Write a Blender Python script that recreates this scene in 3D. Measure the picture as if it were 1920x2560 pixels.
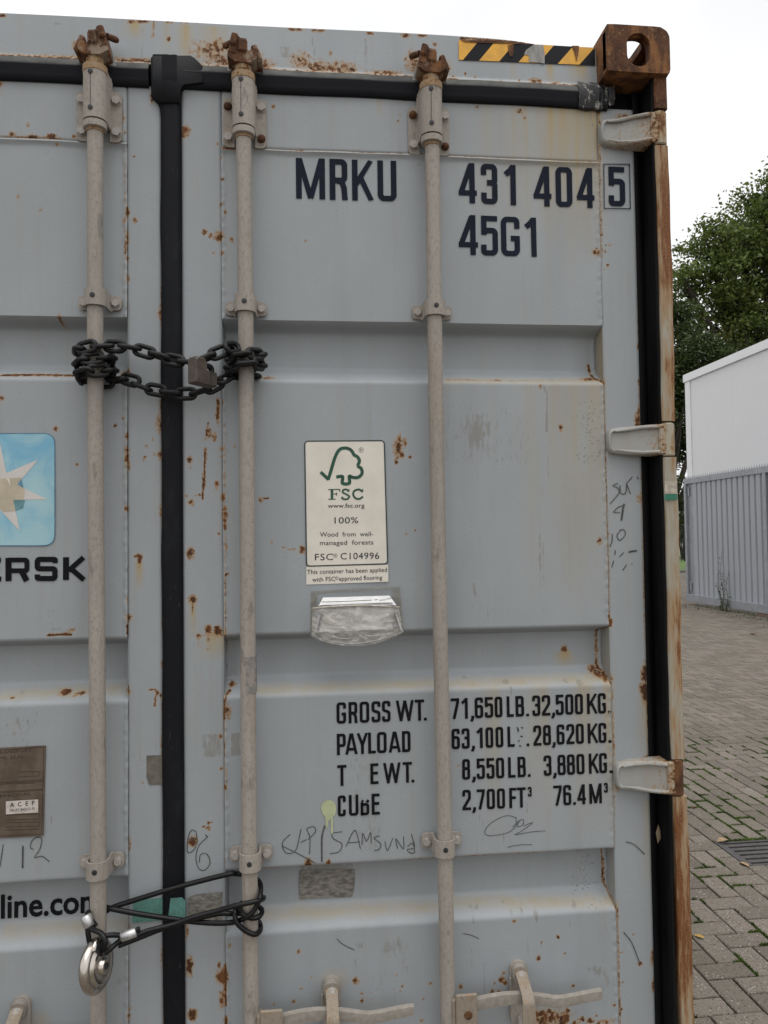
import bpy, bmesh, math, random
import numpy as np
from mathutils import Vector, Matrix, noise as mnoise
random.seed(7)
rng = np.random.default_rng(11)
for o in list(bpy.data.objects):
    bpy.data.objects.remove(o)
scene = bpy.context.scene
COL = scene.collection
PI = math.pi

# ------------------------------------------------------------------ camera
YAW, PITCH, ROLL = 0.10694954, 0.03439756, -0.01295678
CAM = Vector((0.30091, -1.83681, 1.63780))
FPX = 1916.04                    # focal length in pixels of the 1920 x 2560 frame
IMW, IMH = 1920.0, 2560.0
_f = Vector((math.sin(YAW)*math.cos(PITCH), math.cos(YAW)*math.cos(PITCH), math.sin(PITCH)))
_r0 = Vector((math.cos(YAW), -math.sin(YAW), 0.0)); _u0 = _r0.cross(_f)
_r = _r0*math.cos(ROLL) + _u0*math.sin(ROLL)
_u = -_r0*math.sin(ROLL) + _u0*math.cos(ROLL)
cam_data = bpy.data.cameras.new('camera'); cam = bpy.data.objects.new('camera', cam_data)
COL.objects.link(cam)
M = Matrix.Identity(4)
for i in range(3):
    M[i][0] = _r[i]; M[i][1] = _u[i]; M[i][2] = -_f[i]; M[i][3] = CAM[i]
cam.matrix_world = M
cam_data.sensor_fit = 'VERTICAL'; cam_data.sensor_height = 32.0
cam_data.lens = FPX/IMH*32.0
cam_data.clip_start = 0.05; cam_data.clip_end = 3000
scene.camera = cam

# ------------------------------------------------------------------ world: overcast daylight
SUN_EL, SUN_AZ = math.radians(78), math.radians(150)      # azimuth: direction the light comes from (x=sin, y=cos)
world = bpy.data.worlds.new('World'); scene.world = world; world.use_nodes = True
wn = world.node_tree.nodes; wl = world.node_tree.links; wn.clear()
sky = wn.new('ShaderNodeTexSky'); sky.sky_type = 'NISHITA'; sky.sun_disc = False
sky.sun_elevation = SUN_EL; sky.sun_rotation = SUN_AZ
sky.air_density = 1.0; sky.dust_density = 6.0; sky.ozone_density = 1.0
hsv = wn.new('ShaderNodeHueSaturation'); hsv.inputs['Saturation'].default_value = 0.12
wl.new(sky.outputs[0], hsv.inputs['Color'])
# the closed cloud deck: nearly even white, a little mottled
tc = wn.new('ShaderNodeTexCoord'); nz = wn.new('ShaderNodeTexNoise')
nz.inputs['Scale'].default_value = 2.2; nz.inputs['Detail'].default_value = 5
wl.new(tc.outputs['Generated'], nz.inputs['Vector'])
mr = wn.new('ShaderNodeMapRange'); mr.inputs[1].default_value = 0.3; mr.inputs[2].default_value = 0.7
mr.inputs[3].default_value = 7.0; mr.inputs[4].default_value = 9.3
wl.new(nz.outputs['Fac'], mr.inputs[0])
cl = wn.new('ShaderNodeCombineColor'); 
for k in range(3): wl.new(mr.outputs[0], cl.inputs[k])
tint = wn.new('ShaderNodeMix'); tint.data_type = 'RGBA'; tint.blend_type = 'MULTIPLY'; tint.inputs['Factor'].default_value = 1
wl.new(cl.outputs[0], tint.inputs['A']); tint.inputs['B'].default_value = (0.985, 0.99, 1.0, 1)
mixw = wn.new('ShaderNodeMix'); mixw.data_type = 'RGBA'; mixw.inputs['Factor'].default_value = 0.85
wl.new(hsv.outputs[0], mixw.inputs['A']); wl.new(tint.outputs['Result'], mixw.inputs['B'])
bg = wn.new('ShaderNodeBackground'); bg.inputs['Strength'].default_value = 0.115
wl.new(mixw.outputs['Result'], bg.inputs['Color'])
wo = wn.new('ShaderNodeOutputWorld'); wl.new(bg.outputs[0], wo.inputs[0])

sun_d = bpy.data.lights.new('sun', 'SUN'); sun_d.energy = 1.5; sun_d.angle = math.radians(60); sun_d.color = (1, 0.97, 0.93)
sun = bpy.data.objects.new('sun', sun_d); COL.objects.link(sun)
_sd = Vector((math.sin(SUN_AZ)*math.cos(SUN_EL), math.cos(SUN_AZ)*math.cos(SUN_EL), math.sin(SUN_EL)))
sun.rotation_euler = _sd.to_track_quat('Z', 'Y').to_euler(); sun.location = (0, -5, 12)
scene.view_settings.view_transform = 'Standard'; scene.view_settings.look = 'None'
scene.view_settings.gamma = 1.0; scene.view_settings.use_curve_mapping = False
scene.view_settings.exposure = 0.25
scene.cycles.use_adaptive_sampling = True; scene.cycles.max_bounces = 5
scene.cycles.use_denoising = True

# ------------------------------------------------------------------ measured points -> real planes
def ray(px, py):
    return _f + _r*((px-IMW/2)/FPX) - _u*((py-IMH/2)/FPX)
def P(px, py, Y=0.0):
    d = ray(px, py); t = (Y-CAM.y)/d.y
    return CAM + d*t
def PX(px, py, X):
    d = ray(px, py); t = (X-CAM.x)/d.x
    return CAM + d*t
CROP = {'A': (0, 0, .38577), 'B': (500, 0, .38577), 'C': (1100, 0, .38577), 'D': (0, 640, .42194), 'E': (640, 1000, .36166),
        'F': (1120, 900, .48222), 'G': (1500, 200, .36176), 'H': (0, 1300, .38577), 'I': (0, 1920, .38577),
        'J': (500, 1640, .38577), 'K': (1000, 1640, .38577), 'L': (580, 2060, .36166), 'M': (1080, 2060, .36166),
        'N': (1520, 1500, .2411), 'O': (1520, 2000, .25316), 'p': (760, 1450, .15672), 'q': (180, 2200, .18083),
        'r': (540, 2120, .12055), 's': (0, 1070, .18532), 't': (0, 1840, .13559), 'u': (1100, 2380, .26522),
        'v': (380, 840, .19289), 'w': (170, 50, .13559), 'x': (540, 60, .13566), 'y': (1480, 40, .16272), '0': (0, 0, 1.0)}
def c(n, x, y):
    a = CROP[n]; return a[0]+x*a[2], a[1]+y*a[2]
def Q(n, x, y, Y=0.0):
    return P(*c(n, x, y), Y)

# ------------------------------------------------------------------ mesh helpers
def tag(o, label, cat, group=None, kind=None):
    if label: o['label'] = label
    if cat: o['category'] = cat
    if group: o['group'] = group
    if kind: o['kind'] = kind
    return o
def empty(name, loc=(0, 0, 0), parent=None):
    o = bpy.data.objects.new(name, None); COL.objects.link(o); o.location = loc
    o.empty_display_size = 0.1
    if parent: o.parent = parent
    return o
def link(name, me, mat, parent=None, keep=True):
    o = bpy.data.objects.new(name, me); COL.objects.link(o)
    if mat is not None and not me.materials: me.materials.append(mat)
    if parent is not None:
        o.parent = parent
        if keep: o.matrix_parent_inverse = Matrix.Translation(-world_loc(parent))
    return o
def world_loc(o):
    v = Vector((0, 0, 0))
    while o is not None:
        v = v + o.location + (o.matrix_parent_inverse.translation if o.parent is not None else Vector((0, 0, 0)))
        o = o.parent
    return v
class MB:
    def __init__(s): s.v = []; s.f = []
    def add(s, vs, fs):
        n = len(s.v); s.v += [tuple(q) for q in vs]; s.f += [tuple(i+n for i in q) for q in fs]; return s
    def box(s, a, b, bev=0.0, rot=None, piv=None):
        (x0, y0, z0), (x1, y1, z1) = a, b
        if bev <= 0:
            vs = [(x, y, z) for x in (x0, x1) for y in (y0, y1) for z in (z0, z1)]
            fs = [(0, 1, 3, 2), (4, 6, 7, 5), (0, 4, 5, 1), (2, 3, 7, 6), (0, 2, 6, 4), (1, 5, 7, 3)]
        else:
            vs = []; idx = {}
            lo = (x0, y0, z0); hi = (x1, y1, z1)
            for ix in (0, 1):
                for iy in (0, 1):
                    for iz in (0, 1):
                        cn = [hi[k] if (ix, iy, iz)[k] else lo[k] for k in range(3)]
                        for ax in range(3):
                            p = list(cn)
                            for k in range(3):
                                if k != ax: p[k] += -bev if (ix, iy, iz)[k] else bev
                            idx[(ix, iy, iz, ax)] = len(vs); vs.append(tuple(p))
            fs = []
            for ax in range(3):
                for sd in (0, 1):
                    k1, k2 = [k for k in range(3) if k != ax]
                    q = []
                    for (a1, a2) in ((0, 0), (1, 0), (1, 1), (0, 1)):
                        t = [0, 0, 0]; t[ax] = sd; t[k1] = a1; t[k2] = a2; q.append(idx[(*t, ax)])
                    fs.append(q)
            for ax in range(3):
                k1, k2 = [k for k in range(3) if k != ax]
                for a1 in (0, 1):
                    for a2 in (0, 1):
                        t0 = [0, 0, 0]; t0[k1] = a1; t0[k2] = a2; t1 = list(t0); t1[ax] = 1
                        fs.append((idx[(*t0, k1)], idx[(*t1, k1)], idx[(*t1, k2)], idx[(*t0, k2)]))
            for ix in (0, 1):
                for iy in (0, 1):
                    for iz in (0, 1): fs.append(tuple(idx[(ix, iy, iz, k)] for k in range(3)))
        if rot is not None:
            pv = Vector(piv) if piv is not None else (Vector(a)+Vector(b))/2
            vs = [tuple(pv + rot @ (Vector(q)-pv)) for q in vs]
        return s.add(vs, fs)
    def cyl(s, p0, p1, r0, r1=None, n=16, caps=True):
        p0 = Vector(p0); p1 = Vector(p1); r1 = r0 if r1 is None else r1
        d = (p1-p0).normalized(); a = d.orthogonal().normalized(); b = d.cross(a)
        vs = []
        for p, r in ((p0, r0), (p1, r1)):
            for k in range(n):
                t = 2*PI*k/n; vs.append(p + a*(r*math.cos(t)) + b*(r*math.sin(t)))
        fs = [(k, (k+1) % n, n+(k+1) % n, n+k) for k in range(n)]
        if caps: fs += [tuple(range(n))[::-1], tuple(range(n, 2*n))]
        return s.add(vs, fs)
    def lathe(s, p0, axis, prof, n=24):
        """prof: list of (distance along axis, radius)"""
        p0 = Vector(p0); d = Vector(axis).normalized(); a = d.orthogonal().normalized(); b = d.cross(a); vs = []; fs = []
        for h, r in prof:
            for k in range(n):
                t = 2*PI*k/n; vs.append(p0 + d*h + a*(r*math.cos(t)) + b*(r*math.sin(t)))
        for i in range(len(prof)-1):
            for k in range(n): fs.append((i*n+k, i*n+(k+1) % n, (i+1)*n+(k+1) % n, (i+1)*n+k))
        fs += [tuple(range(n))[::-1], tuple(range((len(prof)-1)*n, len(prof)*n))]
        return s.add(vs, fs)
    def tube(s, pts, r, n=8, closed=False, radii=None):
        pts = [Vector(p) for p in pts]; m = len(pts); vs = []; fs = []; nrm = None
        for i, p in enumerate(pts):
            a = pts[(i-1) % m] if (closed or i > 0) else p; b = pts[(i+1) % m] if (closed or i < m-1) else p
            t = (b-a).normalized()
            if nrm is None: nrm = t.orthogonal().normalized()
            nrm = (nrm - t*nrm.dot(t)).normalized(); bn = t.cross(nrm); rr = radii[i] if radii else r
            for k in range(n):
                q = 2*PI*k/n; vs.append(p + nrm*(rr*math.cos(q)) + bn*(rr*math.sin(q)))
        for i in range(m if closed else m-1):
            j = (i+1) % m
            for k in range(n): fs.append((i*n+k, i*n+(k+1) % n, j*n+(k+1) % n, j*n+k))
        if not closed: fs += [tuple(range(n))[::-1], tuple(range((m-1)*n, m*n))]
        return s.add(vs, fs)
    def prism(s, poly, fn0, fn1):
        """poly: 2D outline; fn0/fn1 map a 2D point to the two 3D faces"""
        n = len(poly); vs = [fn0(*q) for q in poly] + [fn1(*q) for q in poly]
        fs = [tuple(range(n))[::-1], tuple(range(n, 2*n))] + [(k, (k+1) % n, n+(k+1) % n, n+k) for k in range(n)]
        return s.add(vs, fs)
    def ring_plate(s, outer, inner, fn0, fn1):
        n = len(outer); vs = []
        for fn in (fn0, fn1):
            vs += [fn(*q) for q in outer] + [fn(*q) for q in inner]
        fs = []
        for k in range(n):
            j = (k+1) % n
            fs += [(k, n+k, n+j, j), (2*n+k, 2*n+j, 3*n+j, 3*n+k), (k, j, 2*n+j, 2*n+k), (n+k, 3*n+k, 3*n+j, n+j)]
        return s.add(vs, fs)
    def grid(s, rows):
        nr = len(rows); nc = len(rows[0]); vs = [q for row in rows for q in row]
        fs = [(i*nc+j, i*nc+j+1, (i+1)*nc+j+1, (i+1)*nc+j) for i in range(nr-1) for j in range(nc-1)]
        return s.add(vs, fs)
    def mesh(s, name, smooth=None):
        me = bpy.data.meshes.new(name); me.from_pydata(s.v, [], s.f)
        bm = bmesh.new(); bm.from_mesh(me); bmesh.ops.recalc_face_normals(bm, faces=bm.faces[:]); bm.to_mesh(me); bm.free()
        if smooth is not None:
            me.polygons.foreach_set('use_smooth', [True]*len(me.polygons)); me.set_sharp_from_angle(angle=math.radians(smooth))
        me.update(); return me
    def build(s, name, mat, parent=None, smooth=35):
        return link(name, s.mesh(name, smooth), mat, parent)
def rrect(x0, z0, x1, z1, r, n=5):
    out = []
    for cx, cz, a0 in ((x1-r, z1-r, 0), (x0+r, z1-r, 90), (x0+r, z0+r, 180), (x1-r, z0+r, 270)):
        for k in range(n+1):
            a = math.radians(a0+90*k/n); out.append((cx+r*math.cos(a), cz+r*math.sin(a)))
    return out
def smooth_path(pts, per=8, closed=False):
    pts = [Vector(p) for p in pts]; n = len(pts); out = []
    rngk = range(n) if closed else range(n-1)
    for i in rngk:
        p1 = pts[i]; p2 = pts[(i+1) % n]
        p0 = pts[(i-1) % n] if (closed or i > 0) else p1*2-p2
        p3 = pts[(i+2) % n] if (closed or i < n-2) else p2*2-p1
        for k in range(per):
            t = k/per
            out.append(0.5*((2*p1)+(p2-p0)*t+(2*p0-5*p1+4*p2-p3)*t*t+(3*p1-p0-3*p2+p3)*t**3))
    if not closed: out.append(pts[-1])
    return out

# ------------------------------------------------------------------ material helpers
def ntree(name):
    m = bpy.data.materials.new(name); m.use_nodes = True; t = m.node_tree; t.nodes.clear(); return m, t
class NT:
    def __init__(s, name):
        s.m, s.t = ntree(name); s.n = s.t.nodes; s.l = s.t.links
        s.out = s.n.new('ShaderNodeOutputMaterial'); s.b = s.n.new('ShaderNodeBsdfPrincipled')
        s.l.new(s.b.outputs[0], s.out.inputs[0])
        s.obj = s.n.new('ShaderNodeTexCoord').outputs['Object']
    def set(s, node_in, v):
        if hasattr(v, 'is_output') or isinstance(v, bpy.types.NodeSocket): s.l.new(v, node_in)
        else:
            if isinstance(v, (tuple, list)) and len(v) == 3 and node_in.type == 'RGBA': v = (*v, 1)
            node_in.default_value = v
    def noise(s, scale, detail=3, rough=.55, stretch=None, vec=None, dist=0.0, off=None):
        v = vec or s.obj
        if stretch or off:
            mp = s.n.new('ShaderNodeMapping'); mp.inputs['Scale'].default_value = stretch or (1, 1, 1)
            if off: mp.inputs['Location'].default_value = off
            s.l.new(v, mp.inputs['Vector']); v = mp.outputs[0]
        q = s.n.new('ShaderNodeTexNoise'); q.inputs['Scale'].default_value = scale; q.inputs['Detail'].default_value = detail
        q.inputs['Roughness'].default_value = rough; q.inputs['Distortion'].default_value = dist; s.l.new(v, q.inputs['Vector'])
        return q.outputs['Fac']
    def vor(s, scale, stretch=None, feature='F1', rand=1.0):
        v = s.obj
        if stretch:
            mp = s.n.new('ShaderNodeMapping'); mp.inputs['Scale'].default_value = stretch; s.l.new(v, mp.inputs['Vector']); v = mp.outputs[0]
        q = s.n.new('ShaderNodeTexVoronoi'); q.feature = feature; q.inputs['Scale'].default_value = scale
        q.inputs['Randomness'].default_value = rand; s.l.new(v, q.inputs['Vector']); return q
    def ramp(s, v, a, b, lo=0., hi=1., smooth=True):
        q = s.n.new('ShaderNodeMapRange'); q.interpolation_type = 'SMOOTHSTEP' if smooth else 'LINEAR'
        s.set(q.inputs[0], v); q.inputs[1].default_value = a; q.inputs[2].default_value = b
        q.inputs[3].default_value = lo; q.inputs[4].default_value = hi; return q.outputs[0]
    def math(s, op, a, b=0.0, clamp=False):
        q = s.n.new('ShaderNodeMath'); q.operation = op; q.use_clamp = clamp
        s.set(q.inputs[0], a); s.set(q.inputs[1], b); return q.outputs[0]
    def mix(s, f, a, b, blend='MIX'):
        q = s.n.new('ShaderNodeMix'); q.data_type = 'RGBA'; q.blend_type = blend
        s.set(q.inputs['Factor'], f); s.set(q.inputs['A'], a); s.set(q.inputs['B'], b); return q.outputs['Result']
    def attr(s, name):
        q = s.n.new('ShaderNodeAttribute'); q.attribute_name = name; sp = s.n.new('ShaderNodeSeparateColor')
        s.l.new(q.outputs['Color'], sp.inputs[0]); return sp.outputs
    def bump(s, h, strength=.3, dist=.002):
        q = s.n.new('ShaderNodeBump'); q.inputs['Strength'].default_value = strength; q.inputs['Distance'].default_value = dist
        s.set(q.inputs['Height'], h); s.l.new(q.outputs[0], s.b.inputs['Normal'])
    def fin(s, col, rough=.5, metal=0., spec=.5):
        s.set(s.b.inputs['Base Color'], col); s.set(s.b.inputs['Roughness'], rough); s.set(s.b.inputs['Metallic'], metal)
        s.b.inputs['Specular IOR Level'].default_value = spec; return s.m
RUST_D = (0.055, 0.022, 0.010); RUST_M = (0.14, 0.055, 0.018); RUST_O = (0.30, 0.14, 0.045); STAIN = (0.36, 0.26, 0.12)
def rust_colour(t):
    a = t.noise(55, 5, .65); b = t.noise(340, 3)
    cc = t.mix(t.ramp(a, .35, .65), RUST_D, RUST_M); return t.mix(t.ramp(b, .45, .75, 0, .7), cc, RUST_O)
def painted(name, base, var=.10, specks=.6, streak=.12, rough=.5, rusty=0.0, warm=(0.30, 0.24, 0.16), speckscale=230, bumpd=.0006, wear=True, grain=0.0):
    """paint with wear; vertex colours: r = rust, g = yellow run-off, b = grey residue"""
    t = NT(name)
    big = t.noise(1.9, 2); mid = t.noise(16, 3)
    col = t.mix(t.ramp(big, .3, .7, 0, var), base, tuple(q*.78 for q in base))
    col = t.mix(t.ramp(mid, .35, .75, 0, var*.9), col, tuple(min(1, q*1.16) for q in base))
    st = t.noise(42, 3, .6, (1, 1, .05)); col = t.mix(t.ramp(st, .50, .72, 0, streak), col, warm)
    st3 = t.noise(9, 3, .6, (1, 1, .10), off=(7, 2, 3)); col = t.mix(t.ramp(st3, .50, .70, 0, var*1.1), col, tuple(q*.74 for q in base))
    v = t.vor(speckscale)
    vc = t.n.new('ShaderNodeSeparateColor'); t.l.new(v.outputs['Color'], vc.inputs[0])
    sp = t.math('MULTIPLY', t.ramp(v.outputs['Distance'], .14, .30, 1, 0), t.ramp(vc.outputs[0], .72, .82))
    sp = t.math('MULTIPLY', sp, t.ramp(mid, .40, .60))
    col = t.mix(t.math('MULTIPLY', sp, specks), col, tuple(q*.30 for q in base))
    if grain:
        g = t.noise(150, 3, .7, (1, 1, .55)); col = t.mix(t.ramp(g, .46, .70, 0, grain), col, tuple(q*.55 for q in base)); col = t.mix(t.ramp(g, .42, .30, 0, grain*.3), col, tuple(min(1, q*1.12) for q in base))
        ch = t.noise(23, 5, .7, (1, 1, .35), off=(1, 8, 2)); col = t.mix(t.ramp(ch, .60, .68, 0, .7), col, tuple(q*.50 for q in base)); col = t.mix(t.ramp(t.noise(3.1, 3, .6, None, off=(4, 0, 1)), .5, .72, 0, .45), col, (0.215, 0.205, 0.19))
    rn = t.noise(105, 4, .68)
    rg = rough
    if wear or rusty:
        if wear:
            at = t.attr('wear')
            f = t.math('MULTIPLY', at[1], t.ramp(st, .30, .62, .8, 1.6), True)
            col = t.mix(f, col, (0.345, 0.275, 0.155))
            gn = t.noise(75, 4, .7, (1.5, 1, .45)); gm = t.ramp(t.math('ADD', at[2], t.math('MULTIPLY', t.math('SUBTRACT', gn, .5), 1.5)), .32, .66)
            gm = t.math('MULTIPLY', gm, t.ramp(at[2], .02, .2)); col = t.mix(t.math('MULTIPLY', gm, .62), col, (0.19, 0.178, 0.155))
            r0 = t.math('ADD', at[0], rusty)
        else: r0 = rusty
        rr = t.math('ADD', r0, t.math('MULTIPLY', t.math('SUBTRACT', rn, .5), 1.9))
        has = t.ramp(r0, .02, .12)
        wide = t.math('MULTIPLY', t.ramp(t.math('ADD', r0, t.math('MULTIPLY', t.math('SUBTRACT', rn, .5), .6)), .05, .60), has)
        halo = t.math('MULTIPLY', t.ramp(rr, .20, .55), has); core = t.math('MULTIPLY', t.ramp(rr, .50, .66), has)
        col = t.mix(t.math('MULTIPLY', wide, .60), col, (0.36, 0.265, 0.14)); col = t.mix(t.math('MULTIPLY', halo, .72), col, (0.27, 0.135, 0.045))
        col = t.mix(core, col, t.mix(t.ramp(st, .38, .62), RUST_D, RUST_M))
        rg = t.ramp(core, 0, 1, rough, .9)
    t.bump(t.math('ADD', t.math('MULTIPLY', rn, .55), t.math('MULTIPLY', big, 2.2)), .5, bumpd); return t.fin(col, rg, 0, .4)
MAT = {}
MAT['grey'] = painted('container grey paint', (0.302, 0.325, 0.342), var=.20, specks=.5, streak=.22, warm=(0.285, 0.265, 0.215))
MAT['beige'] = painted('sand coloured rod paint', (0.325, 0.295, 0.260), var=.3, specks=.9, streak=.35, rough=.7, warm=(0.24, 0.17, 0.11), speckscale=170, wear=False, grain=.5)
MAT['beige2'] = painted('sand paint with rust film', (0.270, 0.200, 0.140), var=.25, specks=.6, streak=.3, rough=.75, rusty=.38, warm=(0.2, 0.12, 0.06), wear=False, grain=.4)
MAT['hinge'] = painted('hinge paint', (0.330, 0.338, 0.335), var=.15, specks=.5, streak=.2, rough=.5)
MAT['cream'] = painted('rust streaked post paint', (0.36, 0.33, 0.26), var=.25, specks=.3, streak=.7, rough=.6, rusty=.2, warm=(0.26, 0.13, 0.05), wear=False)
def plain(name, col, rough=.6, metal=0., var=.25, scale=40, stretch=None, bump=0., spec=.5, bscale=200):
    t = NT(name); n = t.noise(scale, 4, .6, stretch)
    cc = t.mix(t.ramp(n, .3, .7), tuple(q*(1-var) for q in col), tuple(min(1, q*(1+var)) for q in col))
    if bump: t.bump(t.noise(bscale, 3), .5, bump)
    return t.fin(cc, t.ramp(n, .3, .7, max(.05, rough-.08), min(1, rough+.08)), metal, spec)
def rust_mat(name, orange=.4, paint=None, pamt=0.):
    t = NT(name); a = t.noise(22, 6, .7); b = t.noise(130, 5, .7); v = t.noise(26, 5, .65, (1, 1, .35), off=(2, 2, 2))
    cc = t.mix(t.ramp(a, .35, .68), RUST_D, (0.115, 0.050, 0.022)); cc = t.mix(t.ramp(v, .46, .62, 0, orange), cc, (0.26, 0.115, 0.04))
    cc = t.mix(t.ramp(b, .56, .70, 0, .7), cc, (0.33, 0.22, 0.14))
    if paint: cc = t.mix(t.ramp(t.noise(17, 5, .7, (1, 1, .6), off=(9, 1, 4)), .62-pamt, .72-pamt), cc, paint)
    t.bump(t.math('ADD', b, t.math('MULTIPLY', a, 1.5)), .9, .0018); return t.fin(cc, t.ramp(b, .3, .7, .72, .95), 0, .3)
MAT['rust'] = rust_mat('heavy rust', .7)
MAT['cam'] = rust_mat('rusty cam iron', .5, (0.25, 0.195, 0.145), .12)
MAT['bolt_rust'] = rust_mat('rusted bolt', .1)
MAT['bolt'] = plain('painted bolt', (0.35, 0.325, 0.30), .6, 0, .15, 120)
t = NT('black door rubber'); n1 = t.noise(7, 5, .65, (1, 1, .3)); n2 = t.noise(130, 3, .6, (1, 1, .25))
col = t.mix(t.ramp(n1, .52, .72, 0, .75), (0.0065, 0.0072, 0.0095), (0.026, 0.028, 0.030)); col = t.mix(t.ramp(n2, .64, .76, 0, .6), col, (0.05, 0.05, 0.048)); t.bump(n2, .4, .0006); MAT['rubber'] = t.fin(col, .62, 0, .16)
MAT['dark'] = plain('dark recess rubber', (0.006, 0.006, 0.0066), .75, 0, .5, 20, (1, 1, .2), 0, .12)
MAT['screw'] = plain('dark screw', (0.03, 0.03, 0.033), .55, .3, .3, 200)
MAT['ink'] = plain('navy lettering', (0.011, 0.014, 0.026), .75, 0, .25, 60, None, 0, .12)
MAT['black_ink'] = plain('black lettering', (0.007, 0.007, 0.009), .75, 0, .3, 60, None, 0, .12)
MAT['chain'] = plain('black chain steel', (0.012, 0.012, 0.0125), .48, .25, .6, 90, None, .0006, .35)
MAT['lockbody'] = plain('brown bare lock steel', (0.075, 0.059, 0.049), .5, .3, .3, 60, None, .0006)
MAT['steel'] = plain('stainless lock steel', (0.56, 0.51, 0.46), .24, 1.0, .12, 30)
MAT['ferrule'] = plain('crimped aluminium', (0.52, 0.52, 0.52), .45, .9, .2, 60, None, .0006)
MAT['cable'] = plain('black plastic cable', (0.005, 0.005, 0.0055), .38, 0, .3, 60, None, 0, .3)
# ------------------------------------------------------------------ wear brushes (rust / run-off / residue), in metres on the door face
BR = []
def spot(n, x, y, rx, ry=None, v=.9, ch=0):
    p = Q(n, x, y); k = CROP[n][2]*.00098; BR.append(('s', p.x, p.z, rx*k, (ry or rx)*k, v, ch))
def run(n, x, y, ln, w, v=.7, ch=1):
    p = Q(n, x, y); k = CROP[n][2]*.00098; BR.append(('r', p.x, p.z, ln*k, w*k*(1.7 if ch == 1 else 1), v, ch))
def line(n, pts, w, v=.8, ch=0):
    k = CROP[n][2]*.00098; q = [Q(n, *a) for a in pts]
    for a, b in zip(q, q[1:]): BR.append(('l', a.x, a.z, b.x, b.z, w*k, v, ch))
def rect(n, x0, y0, x1, y1, v=.6, ch=2):
    a = Q(n, x0, y0); b = Q(n, x1, y1); BR.append(('b', a.x, a.z, b.x, b.z, v, ch))
def wear(x, z):
    w = np.zeros((len(x), 3))
    for b in BR:
        k = b[0]
        if k == 's':
            d = np.sqrt(((x-b[1])/b[3])**2+((z-b[2])/b[4])**2); m = np.clip(1.25-d*.75, 0, 1)*b[5]
        elif k == 'r':
            t = (b[2]-z)/b[3]; m = np.where((t > -.02) & (t < 1), np.exp(-((x-b[1])/(b[4]*(1+.6*np.clip(t, 0, 1))))**2)*(1-np.clip(t, 0, 1))**.8*b[5], 0)
        elif k == 'l':
            ax, az, bx, bz, ww = b[1:6]; dx, dz = bx-ax, bz-az; L = dx*dx+dz*dz+1e-9
            t = np.clip(((x-ax)*dx+(z-az)*dz)/L, 0, 1); d = np.hypot(x-ax-t*dx, z-az-t*dz)/ww; m = np.clip(1.3-d, 0, 1)*b[6]
        else:
            x0, x1 = min(b[1], b[3]), max(b[1], b[3]); z0, z1 = min(b[2], b[4]), max(b[2], b[4])
            d = np.minimum(np.minimum(x-x0, x1-x), np.minimum(z-z0, z1-z)); m = np.clip(d/.004, 0, 1)*b[5]
        ch = b[-1]; w[:, ch] = np.maximum(w[:, ch], m)
    return w
def field(name, xs, zs, yfun, mat, parent=None, shear=None, wearit=True, smooth=50):
    """a sheet seen from -y over (x, z) with relief yfun(x, z) and wear colours"""
    X, Z = np.meshgrid(np.array(xs), np.array(zs)); x = X.ravel(); z = Z.ravel()
    y = yfun(x, z); nc, nr = len(xs), len(zs)
    co = np.stack([x, y, z], 1)
    i = np.arange(nr-1)[:, None]*nc+np.arange(nc-1)[None, :]
    q = np.stack([i, i+1, i+nc+1, i+nc], -1).reshape(-1, 4)
    me = bpy.data.meshes.new(name); me.vertices.add(len(co)); me.vertices.foreach_set('co', co.ravel())
    me.loops.add(q.size); me.loops.foreach_set('vertex_index', q.ravel().astype(np.int32))
    me.polygons.add(len(q)); me.polygons.foreach_set('loop_start', (np.arange(len(q))*4).astype(np.int32))
    me.update(calc_edges=True)
    me.polygons.foreach_set('use_smooth', [True]*len(q)); me.set_sharp_from_angle(angle=math.radians(smooth))
    if wearit:
        a = me.color_attributes.new('wear', 'FLOAT_COLOR', 'POINT'); w = wear(x, z)
        a.data.foreach_set('color', np.concatenate([w, np.ones((len(w), 1))], 1).ravel())
    me.validate(); return link(name, me, mat, parent)
def paint_mesh(o):
    """give an ordinary mesh the wear colours of the door face behind it"""
    me = o.data; n = len(me.vertices); co = np.zeros(n*3); me.vertices.foreach_get('co', co); co = co.reshape(-1, 3)
    a = me.color_attributes.new('wear', 'FLOAT_COLOR', 'POINT'); w = wear(co[:, 0], co[:, 2])
    a.data.foreach_set('color', np.concatenate([w, np.ones((n, 1))], 1).ravel())

# ---- header
for x in (850, 900, 940, 1100, 1195, 1290): spot('A', x, 130, 26, 12, .7)
run('A', 870, 130, 120, 22, .8); run('A', 990, 130, 130, 8, .9, 0); run('A', 1080, 140, 230, 14, .35); run('A', 1200, 150, 260, 22, .8); run('A', 1380, 160, 250, 40, .5)
spot('A', 1090, 250, 14, 18, .8); spot('A', 15, 82, 22, 12, .9)
line('A', [(0, 368), (980, 398)], 26, .62); line('A', [(0, 372), (980, 402)], 10, .8); spot('A', 490, 300, 20, 30, .7)
spot('A', 1380, 340, 110, 75, .52); spot('A', 1420, 310, 60, 60, .62); spot('A', 1440, 390, 60, 40, .65)
line('A', [(1300, 420), (1659, 450)], 22, .5)
spot('B', 60, 330, 120, 70, .5); spot('B', 410, 420, 70, 45, .62); spot('B', 370, 380, 40, 60, .6)
line('B', [(200, 440), (700, 480), (1000, 490), (1659, 520)], 20, .62)
spot('B', 650, 390, 60, 60, .55); spot('B', 760, 440, 90, 50, .66); spot('B', 900, 450, 110, 50, .62); spot('B', 980, 450, 40, 40, .62); spot('B', 1200, 480, 120, 26, .62)
for x in (600, 640, 750, 780, 1100, 1330, 1335, 1440): spot('B', x, 185+(x-600)*.06, 30, 10, .75)
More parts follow.
